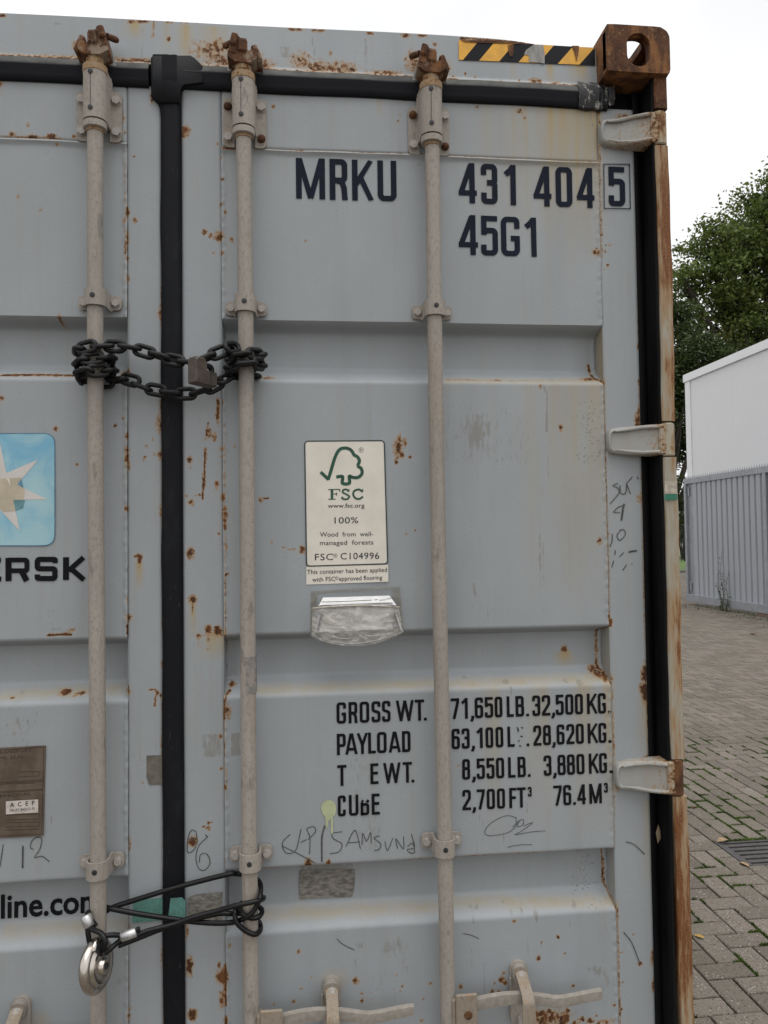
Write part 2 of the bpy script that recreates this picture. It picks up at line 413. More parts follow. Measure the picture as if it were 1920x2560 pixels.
spot('B', 1330, 236, 22, 12, .95); spot('B', 1525, 290, 14, 14, .75); spot('B', 1330, 382, 12, 14, .8); spot('B', 845, 345, 12, 16, .6)
rect('B', 515, 285, 595, 378, .62); rect('B', 1055, 240, 1095, 480, .6); line('B', [(1020, 240), (1005, 420)], 10, .5, 2); line('B', [(720, 215), (750, 390)], 6, .6, 2)
spot('B', 1380, 400, 45, 70, .6); spot('B', 1560, 440, 60, 50, .5); run('B', 1590, 400, 100, 16, .6)
rect('A', 345, 125, 420, 160, .62); line('A', [(925, 175), (918, 380)], 12, .5, 2)
line('C', [(0, 530), (400, 548), (700, 555), (1040, 560)], 14, .62); spot('C', 620, 530, 45, 26, .7); spot('C', 330, 535, 20, 14, .6); spot('C', 750, 540, 30, 18, .6)
for x, y in ((85, 495), (165, 478), (228, 498), (515, 520), (395, 525)): spot('C', x, y, 9, 9, .8)
line('C', [(140, 250), (500, 268), (830, 280), (960, 285), (1030, 270)], 14, .8)
run('C', 715, 405, 150, 12, .8); run('C', 885, 350, 210, 22, .9); run('C', 900, 300, 200, 10, .8, 0); run('C', 480, 405, 130, 10, .35); run('C', 930, 420, 140, 16, .7)
line('C', [(1030, 280), (1035, 550)], 12, .72)
# ---- right door
run('C', 715, 690, 560, 13, .95); run('C', 850, 690, 560, 60, .55); run('C', 890, 690, 560, 20, .8); run('C', 1028, 700, 340, 10, .7); run('C', 720, 1045, 620, 14, .45); run('C', 900, 1040, 720, 50, .42); run('C', 830, 1045, 900, 22, .3)
spot('C', 515, 722, 18, 20, .68); spot('C', 548, 768, 10, 12, .75); spot('C', 238, 695, 12, 10, .6); run('C', 515, 722, 80, 24, .5)
line('C', [(0, 1012), (500, 1025), (1030, 1050)], 6, .5); spot('C', 455, 1038, 20, 8, .6); line('C', [(1032, 720), (1034, 1060), (1050, 1659)], 8, .58)
spot('C', 1015, 1630, 26, 24, .62); spot('C', 1100, 1588, 8, 8, .85); spot('C', 1072, 1630, 8, 10, .85); spot('C', 1075, 1590, 5, 5, .8); spot('C', 965, 1485, 8, 14, .6, 2)
rect('C', 960, 700, 990, 800, .58); spot('C', 988, 810, 14, 22, .6, 2)
spot('C', 1195, 760, 60, 22, .72); spot('C', 1090, 790, 40, 16, .6); spot('C', 1045, 870, 8, 16, .8)
spot('G', 0, 550, 8, 20, .8); spot('G', 52, 1280, 10, 10, .9); spot('G', 28, 1310, 8, 8, .7)
line('G', [(235, 520), (270, 1850)], 5, .35); spot('G', 262, 1840, 10, 30, .6); spot('G', 268, 2090, 8, 30, .6)
line('F', [(770, 0), (780, 80), (808, 120)], 9, .85); spot('F', 745, 90, 38, 14, .75); line('F', [(0, 98), (300, 98), (700, 98)], 5, .42); spot('F', 258, 100, 18, 5, .8); spot('F', 480, 135, 10, 16, .5)
line('F', [(808, 100), (815, 500), (832, 1000), (838, 1330)], 6, .52); line('F', [(835, 1330), (845, 1375), (812, 1405)], 9, .85); spot('F', 845, 1360, 10, 20, .8); line('F', [(810, 1410), (812, 1600), (850, 1659)], 7, .8); spot('F', 790, 1620, 30, 22, .75)
spot('F', 786, 938, 12, 16, .85); spot('F', 640, 1515, 18, 18, .85); run('F', 640, 1530, 80, 24, .8); spot('F', 588, 348, 9, 20, 1.0, 0)
spot('F', 150, 380, 85, 115, .62, 2); rect('F', 70, 235, 430, 540, .30); rect('F', -20, 235, 70, 540, .27)
line('F', [(490, 115), (515, 180), (512, 370)], 8, .7, 2)
for x, y0, y1, w in ((484, 520, 740, 5), (520, 500, 610, 5), (475, 900, 1180, 8), (492, 950, 1140, 8), (140, 1160, 1230, 14), (130, 1240, 1350, 5), (210, 1300, 1390, 6), (168, 1230, 1290, 5), (490, 1250, 1350, 4)): line('F', [(x, y0), (x+4, y1)], w, .58, 2)
spot('F', 985, 330, 18, 60, .82); spot('F', 990, 280, 10, 40, .8); spot('F', 970, 370, 26, 22, .8); line('F', [(990, 100), (1000, 300)], 8, .4)
line('F', [(1005, 590), (1018, 1300), (1035, 1659)], 7, .5); spot('F', 992, 715, 18, 24, .55); spot('F', 1022, 1625, 16, 50, .9)
run('F', 700, 600, 700, 18, .3); run('F', 745, 150, 900, 26, .28)
spot('N', 385, 760, 26, 70, .95); spot('N', 390, 960, 42, 110, 1.0); spot('N', 360, 930, 36, 80, .8); line('N', [(405, 1050), (420, 1350), (425, 1620)], 16, .75); run('N', 400, 1050, 620, 40, .8); spot('N', 400, 1640, 50, 26, .8)
spot('N', 90, 1730, 22, 45, .75); spot('N', 100, 1920, 22, 60, .75); line('N', [(395, 100), (410, 700)], 6, .5)
spot('O', 462, 1560, 36, 80, .95); spot('O', 465, 1840, 32, 60, .95); line('O', [(455, 0), (470, 1400), (500, 2212)], 12, .42); spot('O', 315, 1612, 20, 24, .7); spot('O', 250, 1325, 8, 8, .85); run('O', 420, 0, 900, 40, .4)
for x, w, v in ((520, 50, .34), (700, 50, .55), (800, 40, .62), (960, 45, .62), (300, 30, .26), (715, 9, 1.0), (880, 14, .95), (1000, 9, .8), (560, 7, .5), (640, 8, .5)): run('C', x, 690, 900, w, v)
for x, w, v in ((640, 40, .34), (760, 30, .36), (560, 30, .25), (420, 24, .2)): run('F', x, 110, 1250, w, v)
for x, w, v in ((600, 30, .3), (900, 40, .3), (1200, 40, .4), (1340, 20, .5)): run('K', x, 180, 1000, w, v)
line('K', [(330, 190), (1360, 150)], 30, .35, 1); line('M', [(150, 590), (1270, 560)], 30, .35, 1); line('J', [(380, 230), (1520, 190)], 30, .32, 1); line('L', [(200, 680), (1430, 610)], 30, .32, 1); line('F', [(0, 105), (800, 105)], 22, .32, 1); line('H', [(0, 1150), (820, 1110)], 30, .3, 1); line('I', [(0, 1110), (830, 1060)], 30, .3, 1)
# left stile of right door
spot('A', 1205, 845, 26, 30, .82); spot('A', 1190, 880, 20, 18, .7); line('A', [(1425, 980), (1428, 1659)], 4, .36)
for x, y, r in ((1420, 1530, 28), (1328, 1503, 16), (1365, 1527, 14), (1500, 1550, 14), (1410, 930, 9), (1435, 1320, 11), (1460, 1370, 12), (1440, 1160, 9), (1440, 1640, 12), (1385, 1640, 9), (1433, 1022, 7)): spot('A', x, y, r, r*1.1, .82)
line('D', [(1292, 850), (1290, 960)], 11, .85); spot('D', 1290, 940, 12, 24, .9); run('D', 1290, 950, 80, 8, .8, 0); line('D', [(1235, 985), (1215, 1090)], 6, .75); spot('D', 1240, 1050, 18, 30, .68); spot('D', 1270, 1075, 12, 24, .7)
line('D', [(1217, 1140), (1212, 1260), (1203, 1380), (1202, 1440)], 8, .88); spot('D', 1208, 1330, 10, 50, .8); spot('D', 1125, 1205, 14, 20, .85); run('D', 1126, 1210, 60, 8, .7, 0); spot('D', 1284, 1350, 12, 18, .88); run('D', 1284, 1360, 60, 6, .7, 0); spot('D', 1135, 1460, 18, 20, .65); spot('D', 1318, 1140, 14, 16, .6); spot('D', 1325, 1430, 12, 26, .85); spot('D', 1332, 1530, 14, 50, .8); spot('D', 1235, 460, 7, 7, .6); spot('D', 1320, 870, 7, 14, .7)
for x, y in ((1160, 1418), (1185, 1415), (1105, 1425), (1390, 1128), (1310, 1190), (1540, 1445), (1585, 1435), (1295, 1645)): spot('D', x, y, 9, 7, .8)
line('D', [(1325, 870), (1335, 1659)], 4, .4)
line('H', [(1455, 0), (1460, 200), (1462, 760)], 6, .45); spot('H', 1460, 20, 10, 40, .8); spot('H', 1462, 170, 12, 40, .55); spot('H', 1478, 347, 10, 9, .75)
spot('H', 1234, 215, 22, 34, .9); spot('H', 1248, 515, 24, 26, .88); run('H', 1248, 520, 240, 9, .95); run('H', 1247, 520, 130, 5, .9, 0); spot('H', 1350, 705, 20, 24, .95); run('H', 1350, 720, 150, 9, .8, 0); spot('H', 1412, 718, 26, 32, .95); run('H', 1412, 725, 100, 18, .9); line('H', [(1290, 745), (1400, 742)], 4, .8); spot('H', 1288, 748, 14, 12, .9); run('H', 1288, 755, 90, 6, .7, 0); run('H', 1400, 730, 170, 34, .7)
line('H', [(1470, 1130), (1455, 1180), (1452, 1290)], 9, .8); spot('H', 1478, 1240, 20, 44, .66); spot('H', 1495, 1080, 20, 14, .8); spot('H', 1482, 1115, 12, 10, .85); line('H', [(1450, 1200), (1460, 1659)], 4, .45)
rect('H', 1300, 1378, 1445, 1540, .55); rect('H', 1485, 1372, 1567, 1535, .62); spot('H', 1428, 1400, 10, 22, .7); spot('H', 1432, 1612, 10, 10, .85); rect('H', 1200, 1600, 1215, 1659, .5)
rect('I', 1215, 820, 1440, 985, .62); spot('I', 1250, 475, 26, 30, .88); line('I', [(1315, 375), (1358, 400), (1352, 350)], 6, .9); line('I', [(1350, 350), (1370, 352)], 6, .8); spot('I', 1462, 125, 10, 22, .85); line('I', [(1350, 148), (1440, 130)], 5, .6, 2)
line('I', [(1466, 0), (1462, 650)], 4, .4); spot('I', 1228, 1285, 20, 55, .92); spot('I', 1438, 1355, 34, 40, .9); line('I', [(1460, 1280), (1460, 1540)], 10, .85); spot('I', 1420, 1280, 10, 22, .75); spot('I', 1435, 1500, 14, 50, .7); spot('I', 1248, 1600, 24, 36, .92); spot('I', 1490, 1155, 8, 14, .85); spot('I', 1212, 1055, 12, 40, .6); spot('I', 1465, 1640, 10, 30, .85); line('I', [(1203, 1020), (1200, 1659)], 5, .45)
spot('I', 1432, 5, 10, 10, .8)
# panel of right door
line('B', [(140, 962), (240, 966)], 9, .85); line('B', [(340, 965), (800, 985), (1450, 1000)], 6, .6); spot('B', 640, 975, 40, 8, .6)
for x, y, r, v in ((470, 690, 16, .55), (1297, 745, 8, .8), (1282, 788, 8, .8), (1325, 655, 10, .6), (683, 1557, 8, .55), (1418, 1070, 7, .5)): spot('B', x, y, r, r, v)
run('B', 1160, 640, 120, 10, .4)
spot('E', 985, 330, 32, 70, .74); spot('E', 995, 260, 14, 26, .85); spot('E', 970, 420, 14, 24, .8); spot('E', 1010, 380, 18, 26, .7); spot('E', 1030, 290, 16, 30, .6); spot('E', 1068, 392, 11, 11, .88); spot('E', 320, 1035, 24, 26, .68); line('E', [(185, 1022), (270, 1035)], 7, .6); spot('E', 30, 690, 16, 20, .65); line('E', [(30, 680), (85, 678)], 6, .6); spot('E', 1040, 928, 9, 9, .6); spot('E', 1098, 900, 9, 9, .75); spot('E', 110, 985, 8, 12, .65)
spot('D', 1570, 718, 60, 10, .55); line('D', [(0, 698), (230, 695), (460, 700)], 11, .95)
spot('J', 200, 200, 24, 14, .8); spot('J', 182, 238, 12, 12, .85); spot('J', 700, 1345, 22, 26, .92); spot('J', 830, 1340, 16, 18, .9); line('J', [(380, 1385), (1540, 1325)], 5, .42)
rect('J', 640, 1385, 1005, 1570, .66); rect('J', 960, 650, 1175, 1270, .34)
line('J', [(975, 660), (1000, 1100)], 16, .36, 2); line('J', [(1080, 640), (1090, 1250)], 22, .33, 2)
line('K', [(1365, 170), (1385, 300), (1385, 700), (1395, 1250)], 6, .5); spot('K', 1325, 130, 50, 26, .7); spot('K', 1345, 150, 22, 22, .9); spot('K', 1270, 100, 14, 20, .7)
for x, y, r in ((440, 155, 14), (485, 190, 10), (700, 180, 22), (720, 210, 12), (1085, 168, 20), (1170, 180, 24), (540, 160, 8)): spot('K', x, y, r, r*.9, .72, 2)
for x, y0, y1 in ((720, 200, 300), (505, 220, 250), (1075, 200, 240), (1300, 200, 230), (1065, 430, 480), (820, 740, 870), (825, 960, 1020), (540, 1060, 1200), (610, 1060, 1260), (675, 1100, 1260), (515, 1030, 1160), (497, 1190, 1290), (765, 560, 620)): line('K', [(x, y0), (x+2, y1)], 6, .55, 2)
line('K', [(1360, 1280), (1365, 1480), (1410, 1659)], 9, .7); spot('K', 380, 712, 8, 7, .7); spot('K', 430, 735, 6, 6, .6); run('K', 1125, -10, 70, 20, .8)
spot('K', 1580, 120, 22, 50, .8)
line('M', [(1228, 220), (1240, 460), (1285, 620), (1300, 1382)], 7, .55); line('M', [(160, 235), (600, 205), (1240, 185)], 6, .45); line('M', [(1240, 300), (1240, 470)], 7, .8)
for x, y, r in ((570, 672, 12), (872, 785, 12), (756, 824, 8), (735, 932, 16), (198, 1123, 14), (498, 1028, 12), (480, 1075, 20), (505, 1095, 14), (420, 1155, 14), (465, 1162, 12), (515, 1172, 13), (403, 1185, 8), (978, 1117, 10), (890, 1190, 10), (310, 1178, 6), (1310, 1280, 9), (1436, 965, 16), (1392, 762, 7), (1262, 1255, 10), (920, 895, 8), (430, 1100, 6), (945, 1210, 7), (1308, 890, 8), (1322, 1100, 6), (1020, 820, 5)): spot('M', x, y, r, r*1.1, .82)
for q in range(60):
    spot('M', 660+random.random()*280, 1290+random.random()*110, 8+random.random()*16, None, .62+.3*random.random())
for q in range(22): spot('M', 960+random.random()*340, 1325+random.random()*80, 5+random.random()*13, None, .6+.3*random.random())
spot('M', 800, 1350, 160, 70, .52); spot('M', 1200, 1370, 60, 20, .55)
for x, y0, y1 in ((275, 860, 1050), (363, 900, 1190), (250, 1060, 1170), (665, 780, 1000), (498, 980, 1040), (955, 650, 720), (1190, 870, 960), (825, 1080, 1200)): line('M', [(x, y0), (x-3, y1)], 5, .56, 2)
for x, y, rx, ry in ((285, 600, 20, 14), (322, 605, 17, 17), (290, 670, 10, 40), (515, 582, 12, 10), (550, 625, 12, 20), (626, 613, 14, 22), (720, 640, 24, 46), (998, 578, 20, 24), (1110, 1005, 40, 24), (1170, 1025, 40, 40), (1215, 1085, 20, 45)): spot('M', x, y, rx, ry, .62, 2)
FLECK = [('M', 1100+random.gauss(0, 45), 240+random.random()*360) for q in range(90)]+[('F', 730+random.gauss(0, 34), 210+random.random()*320) for q in range(90)]
for x, y, r in ((463, 884, 14), (552, 1063, 8), (480, 1138, 9), (428, 1228, 12), (285, 1252, 8), (855, 1085, 22), (880, 1088, 8), (898, 1170, 10), (960, 1170, 7), (895, 1222, 13), (965, 1217, 6), (1138, 1048, 8), (1178, 1125, 9), (1166, 1158, 6), (1115, 1142, 5), (1375, 1105, 12), (1322, 1216, 8), (1313, 1362, 12), (1580, 1125, 16)): spot('L', x, y, r, r, .76)
spot('L', 700, 1080, 70, 60, .30, 1); spot('L', 1130, 850, 100, 90, .44, 2); spot('L', 1200, 960, 60, 120, .36, 2); spot('L', 880, 850, 40, 30, .5, 2); rect('L', 835, 860, 875, 1060, .45); spot('L', 1000, 1070, 110, 50, .38, 2); line('L', [(960, 1100), (1110, 1190)], 60, .34, 2)
line('L', [(200, 310), (800, 290), (1400, 240)], 5, .5)
# left door
line('A', [(0, 885), (200, 890), (400, 905), (560, 910)], 6, .55); spot('A', 210, 890, 50, 14, .85); spot('A', 335, 888, 34, 18, .85); spot('A', 80, 870, 20, 16, .75); spot('A', 480, 885, 14, 14, .7); spot('A', 370, 938, 10, 10, .85); spot('A', 182, 810, 12, 14, .6); spot('A', 5, 540, 18, 60, .5); spot('A', 120, 1275, 14, 12, .5); spot('A', 262, 1358, 7, 7, .7)
for x, y, rx, ry in ((802, 760, 7, 34), (808, 855, 6, 12), (825, 1375, 14, 40), (806, 1435, 10, 14), (872, 1428, 14, 18), (868, 1013, 10, 8), (825, 1545, 10, 46), (812, 1610, 8, 40), (983, 635, 10, 40)): spot('A', x, y, rx, ry, .72)
line('A', [(808, 930), (815, 1659)], 4, .34); line('H', [(832, 0), (836, 1659)], 4, .35); line('I', [(838, 0), (835, 640)], 4, .38); spot('I', 842, 495, 8, 40, .7); line('I', [(835, 1000), (832, 1659)], 4, .36)
spot('D', 348, 365, 10, 26, .7); spot('D', 328, 1020, 13, 16, .88); spot('D', 456, 1233, 10, 10, .9); spot('D', 8, 838, 11, 11, .75); spot('D', 755, 15, 7, 20, .75); spot('D', 758, 130, 8, 20, .75); spot('D', 735, 685, 34, 26, .7)
line('D', [(955, 180), (960, 420)], 8, .55); spot('D', 945, 340, 10, 40, .55); line('D', [(960, 850), (968, 1659)], 9, .52); spot('D', 945, 1000, 22, 50, .55); spot('D', 950, 1180, 16, 30, .6); spot('D', 958, 1510, 12, 50, .65); spot('D', 955, 890, 10, 60, .6)
for x, y, rx, ry in ((750, 1070, 8, 26), (752, 1190, 12, 60), (765, 1245, 8, 30), (750, 1497, 12, 18), (872, 1127, 8, 9), (862, 1190, 8, 10), (855, 1205, 7, 7), (728, 960, 9, 9), (680, 1005, 10, 10), (905, 1090, 6, 8), (915, 1175, 7, 8)): spot('D', x, y, rx, ry, .76)
spot('H', 900, 235, 24, 14, .9); spot('H', 903, 262, 14, 22, .88); run('H', 905, 270, 170, 10, .95); run('H', 904, 260, 60, 7, .9, 0); spot('H', 838, 630, 18, 16, .85); line('H', [(835, 640), (825, 740)], 7, .75); spot('H', 826, 520, 6, 30, .6); line('H', [(308, 746), (462, 740)], 9, .95); spot('H', 465, 714, 24, 8, .9); line('H', [(975, 1098), (1020, 1105), (1055, 1160)], 7, .85); line('H', [(1018, 1110), (1000, 1205)], 7, .85); spot('H', 400, 1132, 34, 18, .92); spot('H', 510, 1135, 22, 10, .85); spot('H', 475, 1145, 14, 8, .8); spot('H', 62, 1162, 12, 8, .85); spot('H', 825, 1110, 16, 20, .8); line('H', [(828, 1080), (835, 1120)], 8, .8)
line('H', [(1058, 300), (1060, 700)], 5, .5); spot('H', 1055, 680, 10, 30, .65); spot('H', 1055, 935, 10, 30, .7); line('H', [(1050, 1150), (1052, 1560)], 8, .55); spot('H', 1055, 1450, 14, 60, .62)
rect('H', 845, 1415, 1050, 1600, .26); rect('H', 785, 1440, 815, 1605, .5); rect('H', 955, 1590, 1060, 1659, .68); rect('I', 952, 0, 1060, 110, .72)
for q in range(26): spot('H', 130+random.gauss(0, 60), 1330+random.gauss(0, 55), 14, 26, .48, 2)
line('I', [(1060, 100), (1062, 1659)], 7, .48); spot('I', 1050, 1220, 10, 60, .5); spot('I', 825, 1025, 10, 18, .8); spot('I', 785, 1005, 8, 8, .7); spot('I', 832, 1610, 9, 16, .85); spot('I', 845, 1560, 7, 9, .8); spot('I', 922, 95, 6, 6, .7); spot('I', 240, 1640, 50, 40, .4, 1)
spot('I', 760, 1380, 44, 120, .36, 2); spot('I', 330, 330, 14, 60, .5, 2); spot('I', 318, 250, 10, 24, .5, 2)
rect('H', 330, 690, 400, 722, .55); rect('H', 270, 570, 400, 605, .33)

# ------------------------------------------------------------------ container
container = empty('shipping_container', (0, 0, 0))
tag(container, 'weathered grey steel shipping container with rusty corner and locked double doors', 'container')
BANDS = [(2.164, 2.016), (1.415, 1.268), (0.872, 0.721), (0.36, 0.21)]
DEP, SL = 0.052, 0.042
def prof(z):
    y = np.zeros_like(z)
    for a, b in BANDS:
        def S(t):
            t = np.clip(t, 0, 1); return t*t*(3-2*t)*.5+t*.5
        y = np.maximum(y, DEP*np.minimum(S((a-z)/.018), S((z-b)/SL)))
    return y
def bead(x, z, x0, w=.005, amp=.0035):
    wob = x0+.0012*np.sin(z*41)+.0008*np.sin(z*133); return amp*np.exp(-((x-wob)/w)**2)*(.8+.3*np.sin(z*260)*np.sin(z*57))
def hbead(x, z, z0, w=.0055, amp=.006):
    wob = z0+.001*np.sin(x*37); return amp*np.exp(-((z-wob)/w)**2)
def dents(x, z):
    return .0030*np.sin(x*5.1+1.3)*np.sin(z*2.7+.4)+.0024*np.sin(x*11+z*8)*np.sin(z*6.3+x*2)+.0009*np.sin(x*29-z*17)
ZT, ZB, ZW = 2.722, 0.14, 2.581
def lin(a, b, st): return list(np.linspace(a, b, max(2, int(round(abs(b-a)/st))+1)))
def make_door(side):
    if side > 0: xa, xb, xc, xd = 0.0235, 0.1165, 1.056, 1.150
    else: xa, xb, xc, xd = -1.150, -1.056, -0.1025, -0.0245
    st = .0042
    zs = []
    zz = ZB
    zs = lin(ZB, ZW, st)
    def fy(x, z):
        y = prof(z)+dents(x, z)*.6+.002
        return y - hbead(x, z, ZW-.004) - bead(x, z, xb+.004, .004, .004) - bead(x, z, xc-.004, .004, .004)
    xlo = xb if side > 0 else max(xb, -1.056)
    xs = lin(xb, xc, st) if side > 0 else lin(xb, -.52, .02)[:-1]+lin(-.52, xc, st)
    door = field('door', xs, zs, fy, MAT['grey'], container)
    def stile(name, x0, x1, z0, z1):
        def fs(x, z):
            e = np.minimum(x-x0, x1-x); e2 = np.minimum(z-z0, z1-z)
            return dents(x, z)*.25+.004*np.clip(1-e/.004, 0, 1)**2+.003*np.clip(1-e2/.004, 0, 1)**2
        s = field(name, lin(x0, x1, st), lin(z0, z1, st), fs, MAT['grey'], door)
        # returns (side faces) of the hollow section
        m = MB()
        for xx, sg in ((x0, -1), (x1, 1)):
            m.add([(xx, .003, z0), (xx, .055, z0), (xx, .055, z1), (xx, .003, z1)], [(0, 1, 2, 3)])
        m.add([(x0, .003, z1), (x1, .003, z1), (x1, .055, z1), (x0, .055, z1)], [(0, 1, 2, 3)])
        r = m.build(name+'_return', MAT['grey'], door); paint_mesh(r)
        return s
    stile('stile', xa, xb, ZB, ZT); stile('stile', xc, xd, ZB, ZT)
    stile('top_rail', xb+.0004, xc-.0004, ZW, ZT)
    return door
door_r = make_door(1); door_l = make_door(-1)
door_r['label'] = 'right door with the container number and weight table'
door_l['label'] = 'left door with the blue star emblem'

m = MB()
for n_, x_, y_ in FLECK:
    q = Q(n_, x_, y_); r_ = random.uniform(.0005, .0012); yv = float(prof(np.array([q.z]))[0])+float(dents(np.array([q.x]), np.array([q.z]))[0])*.6+.0006
    m.add([(q.x+r_*math.cos(a), yv, q.z+r_*1.2*math.sin(a)) for a in (0, 1.05, 2.1, 3.14, 4.2, 5.2)], [tuple(range(6))])
m.build('dark_flecks', plain('dark flecks', (0.10, 0.098, 0.092), .8), door_r, smooth=None)['kind'] = 'stuff'
# header beam over the doors
def fh(x, z):
    t = (z-2.775)/.11
    return .006*t+.002*np.sin(x*7)*t-.004*np.clip(1-(z-2.775)/.006, 0, 1)
hs = np.array(lin(2.772, 2.886, .004)); hx = lin(-1.06, -.45, .02)[:-1]+lin(-.45, 1.075, .0045)
header = field('header_beam', hx, hs, fh, MAT['grey'], container)
co = np.zeros(len(header.data.vertices)*3); header.data.vertices.foreach_get('co', co); co = co.reshape(-1, 3)
t = np.clip((co[:, 2]-2.772)/.114, 0, 1); sag = -.012*np.exp(-((co[:, 0]-.97)/.09)**2)+.004*np.sin(co[:, 0]*3.1)
co[:, 2] += sag*t**2
header.data.vertices.foreach_set('co', co.ravel()); header.data.update()
m = MB(); top = co[-len(hx):]
rows = [[(q[0], q[1], q[2]) for q in top], [(q[0], q[1]+.012, q[2]+.004) for q in top], [(q[0], q[1]+.10, q[2]-.004) for q in top]]
m.grid(rows); m.add([(-1.06, .0, 2.7725), (1.06, .0, 2.7725), (1.06, .06, 2.7725), (-1.06, .06, 2.7725)], [(0, 1, 2, 3)])
o = m.build('header_top', MAT['grey'], header); paint_mesh(o)

# roof, side walls, floor end and bottom rails (the box behind the doors)
m = MB(); n = 0; pr = []
yy = .12
while yy < 12.05:
    pr += [(yy, 0), (yy+.07, 0), (yy+.14, .036), (yy+.21, .036)]; yy += .28
for sx, nm in ((1, 'side_wall'), (-1, 'side_wall')):
    m = MB(); m.grid([[(sx*(1.205-d), y, z) for y, d in pr] for z in (0.16, 2.80)]); m.build(nm, MAT['grey'], container, smooth=20)
    m = MB(); m.box((min(sx*1.16, sx*1.215), .1, 2.80), (max(sx*1.16, sx*1.215), 12.1, 2.872), .004); m.build('top_rail', MAT['grey'], container)
    m = MB(); m.box((min(sx*1.15, sx*1.212), .1, .0), (max(sx*1.15, sx*1.212), 12.1, .16), .004); m.build('bottom_rail', MAT['grey'], container)
m = MB(); m.box((-1.17, .10, 2.85), (1.17, 12.1, 2.866)); m.build('roof', MAT['grey'], container)
m = MB(); m.box((-1.15, 12.09, .0), (1.15, 12.14, 2.86)); m.build('end_wall', MAT['grey'], container)
m = MB(); m.box((-1.15, 0.06, .10), (1.15, 12.0, .13)); m.build('floor', MAT['dark'], container)
m = MB(); m.box((-1.06, -.01, .0), (1.06, .08, .135), .004); m.build('door_sill', MAT['cream'], container)

# corner castings and posts
def ring_angles(hw, hh, n=48):
    ca = math.atan2(hh, hw); cuts = [-ca, ca, PI-ca, PI+ca, 2*PI-ca]; out = []
    for a0, a1 in zip(cuts, cuts[1:]): out += [a0+(a1-a0)*k/(n//4) for k in range(n//4)]
    return out
def stadium(cx, cz, w, h, n=48, angs=None):
    out = []; r = w/2; s_ = max(0, h/2-r)
    for a in (angs or [2*PI*(k+.5)/n for k in range(n)]):
        x, z = math.cos(a)*r, math.sin(a)*r; out.append((cx+x, cz+z+(s_ if z > 0 else -s_)))
    return out
def rect_ring(x0, z0, x1, z1, n=48):
    cx, cz = (x0+x1)/2, (z0+z1)/2; hw, hh = (x1-x0)/2, (z1-z0)/2; out = []
    for a in ring_angles(hw, hh, n):
        dx, dz = math.cos(a), math.sin(a); s_ = 1/max(abs(dx)/hw, abs(dz)/hh); out.append((cx+dx*s_, cz+dz*s_))
    return out
FY = -.065
def casting(sx, z0, z1):
    m = MB(); x0, x1 = (1.057, 1.219) if sx > 0 else (-1.219, -1.057); th = .026; D = .178
    # front plate with the oval hole
    hx = 1.150 if sx > 0 else -1.150
    o_ = rect_ring(x0, z0, x1, z1); zz1 = z1 > 2; rc = .030
    def rc_(x, z):   # rounder upper outer corner, small radii elsewhere
        for sxx, szz, r in ((sx, 1 if zz1 else -1, rc), (-sx, 1, .004), (-sx, -1, .004), (sx, -1 if zz1 else 1, .008)):
            qx = (x1 if sxx > 0 else x0)-sxx*r; qz = (z1 if szz > 0 else z0)-szz*r
            if (x-qx)*sxx > 0 and (z-qz)*szz > 0:
                d = math.hypot(x-qx, z-qz); return (qx+(x-qx)*r/max(d, r), qz+(z-qz)*r/max(d, r))
        return (x, z)
    o_ = [rc_(*q) for q in o_]
    m.ring_plate(o_, stadium(hx-.012*sx, (z0+z1)/2-.002, .060, .084, angs=ring_angles((x1-x0)/2, (z1-z0)/2)), lambda x, z: (x, FY, z), lambda x, z: (x, FY+th, z))
    # outer side plate with hole, top plate with hole
    so = rect_ring(FY+.01, z0+.001, FY+D, z1-.006); xs = x1 if sx > 0 else x0
    m.ring_plate([(y, z-.03 if (z > z1-.02 and z1 > 2) else z) for y, z in so], stadium(FY+.10, (z0+z1)/2, .066, .070, angs=ring_angles((D-.01)/2, (z1-z0)/2)), lambda y, z: (xs-.002*sx, y, z), lambda y, z: (xs-.024*sx, y, z))
    to = rect_ring(x0+.002, FY+.01, x1-.012, FY+D)
    m.ring_plate(to, stadium((x0+x1)/2-.004, FY+.088, .074, .126, angs=ring_angles((x1-x0-.014)/2, (D-.01)/2)), lambda x, y: (x, y, z1-.002), lambda x, y: (x, y, z1-.024))
    xi = x0 if sx > 0 else x1
    m.box((min(xi, xi+.022*sx), FY+.008, z0+.002), (max(xi, xi+.022*sx), FY+D, z1-.003))
    m.box((x0+.003, FY+.008, z0+.0015), (x1-.003, FY+D-.003, z0+.018))
    m.box((x0+.02, FY+D-.02, z0+.003), (x1-.02, FY+D-.002, z1-.03))
    return m.build('corner_casting', MAT['rust'], container, smooth=40)
casting(1, 2.778, 2.896); casting(-1, 2.778, 2.896); casting(1, .0, .118); casting(-1, .0, .118)
